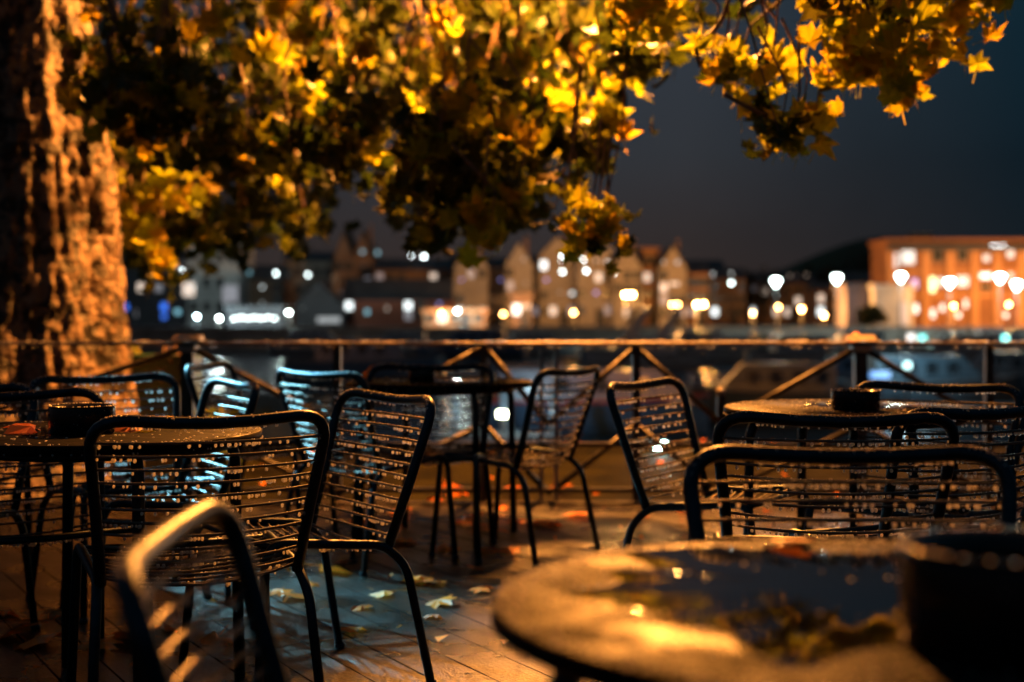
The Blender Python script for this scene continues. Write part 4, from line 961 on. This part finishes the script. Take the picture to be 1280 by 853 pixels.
boat('pale boat directly behind the right capped fence post', 1160, 58, 8, 4, M_hullg, 'plain')
boat('small sailing boat with a short mast at the right edge of the marina', 1262, 66, 7.5, 178, M_hullg, 'sail')
boat('white boat lying in front of the warehouse quay at right', 1200, 104, 8.5, 175, M_hull, 'plain')
boat('blue-hulled boat with bright blue canopy glow behind the right capped post', 1098, 70, 6, 12, M_hull2, 'narrow')
boat('low boat with a red gunwale behind the glowing chair', 745, 47, 7.4, -6, M_hull2, 'narrow', M_redh)
boat('dark moored boat low beyond the middle table', 455, 80, 9, 8, M_hull2, 'plain')
boat('dark boat under the white quay lamps at left', 590, 118, 9, 176, M_hull2, 'plain')
for lab, px, Y, L, rz in [('small dark boat against the far quay under the dark gabled boathouse', 395, 128, 8, 3), ('small pale boat against the far quay below the long red shed', 500, 127, 7.5, 176), ('pale boat against the far quay just left of the raked-arch cruiser', 672, 126, 7.5, 4),
    ('boat against the far quay below the wide twin orange lamp', 868, 127, 8, 178), ('boat against the far quay under the trio of orange lamps', 968, 126, 7, 5), ('boat against the far quay below the mauve hut', 1070, 126, 8, 175), ('boat against the far quay at the right edge of the picture', 1255, 127, 8, 2)]:
    boat(lab, px, Y, L, rz, M_hull, 'plain')
def pontoon(label, px0, px1, Y):
    x0, x1 = (px0-CX)*Y/F, (px1-CX)*Y/F; t = thing('pontoon', label, 'pontoon', ((x0+x1)/2, Y, -3)); w = (x1-x0)/2
    n_ = int(w*2/1.2)+1
    for i in range(n_):
        m_ = MB(); a = -w+i*2*w/n_; m_.box(a+.03, a+2*w/n_-.03, -.9, .9, .05, .38); m_.build('deck_section', M_deck, t)
    m_ = MB(); m_.box(-w, w, -.8, .8, -.2, .046); m_.build('float', M_w['dark'], t)
    for q in (-.9, 0, .9):
        m_ = MB(); m_.tube([(q*w, 1.05, -.5), (q*w, 1.05, 1.6)], .13, 8); m_.build('pile', M_grey, t)
pontoon('long floating pontoon behind the moored pale boats at right', 840, 1330, 56)
pontoon('floating pontoon carrying the round warm-white light left of the grey fence post', 560, 700, 42.6)
pontoon('distant pontoon by the cruiser with raked arches', 700, 1300, 108)
def blight(label, px, py, Y, col, s_, w=.3, h=.22, power=0):
    p = Pt(px, py, Y); t = thing('pontoon_light', label, 'light', p)
    m_ = MB(); m_.box(-.06, .06, -.03, .06, -2.62-p.z if False else -(p.z+2.62), -h/2); m_.build('stand', M_lampmetal, t)
    if power: point_light('marina_light', (0, -.6, 1.2), (.55, .85, 1.0), power, .2, t)
    m_ = MB(); m_.box(-w/2, w/2, -.1, .1, -h/2+.002, h/2); m_.build('lens', emat('pontoon_lens', col, s_), t)
blight('warm-white light on the pontoon left of the grey fence post', 628, 518, 42, (.95, 1, .62), 34, .26, .14, 300)
blight('pale green light on the pontoon above the right-hand ashtray', 1134, 457, 55.6, (.5, .9, .85), 2.6, .24, .24, 330)
blight('blue glow of a boat cover light behind the right capped post', 1100, 469, 56.2, (.02, .28, .9), 1.1, .75, .26)
for px, lab in ((1153, 'cyan waterline light under the small white building'), (1236, 'cyan waterline light at the right edge, left one'), (1258, 'cyan waterline light at the right edge, right one'), (1139, 'white round waterline light beside the white building'), (1189, 'dull white waterline light below the warehouse')):
    blight(lab, px, 423 if px > 1200 or px == 1153 else 422, 108, (.2, .85, .8) if px in (1153, 1236, 1258) else (.8, .75, .7), 4.5 if px in (1236, 1258) else 3, .5, .45)
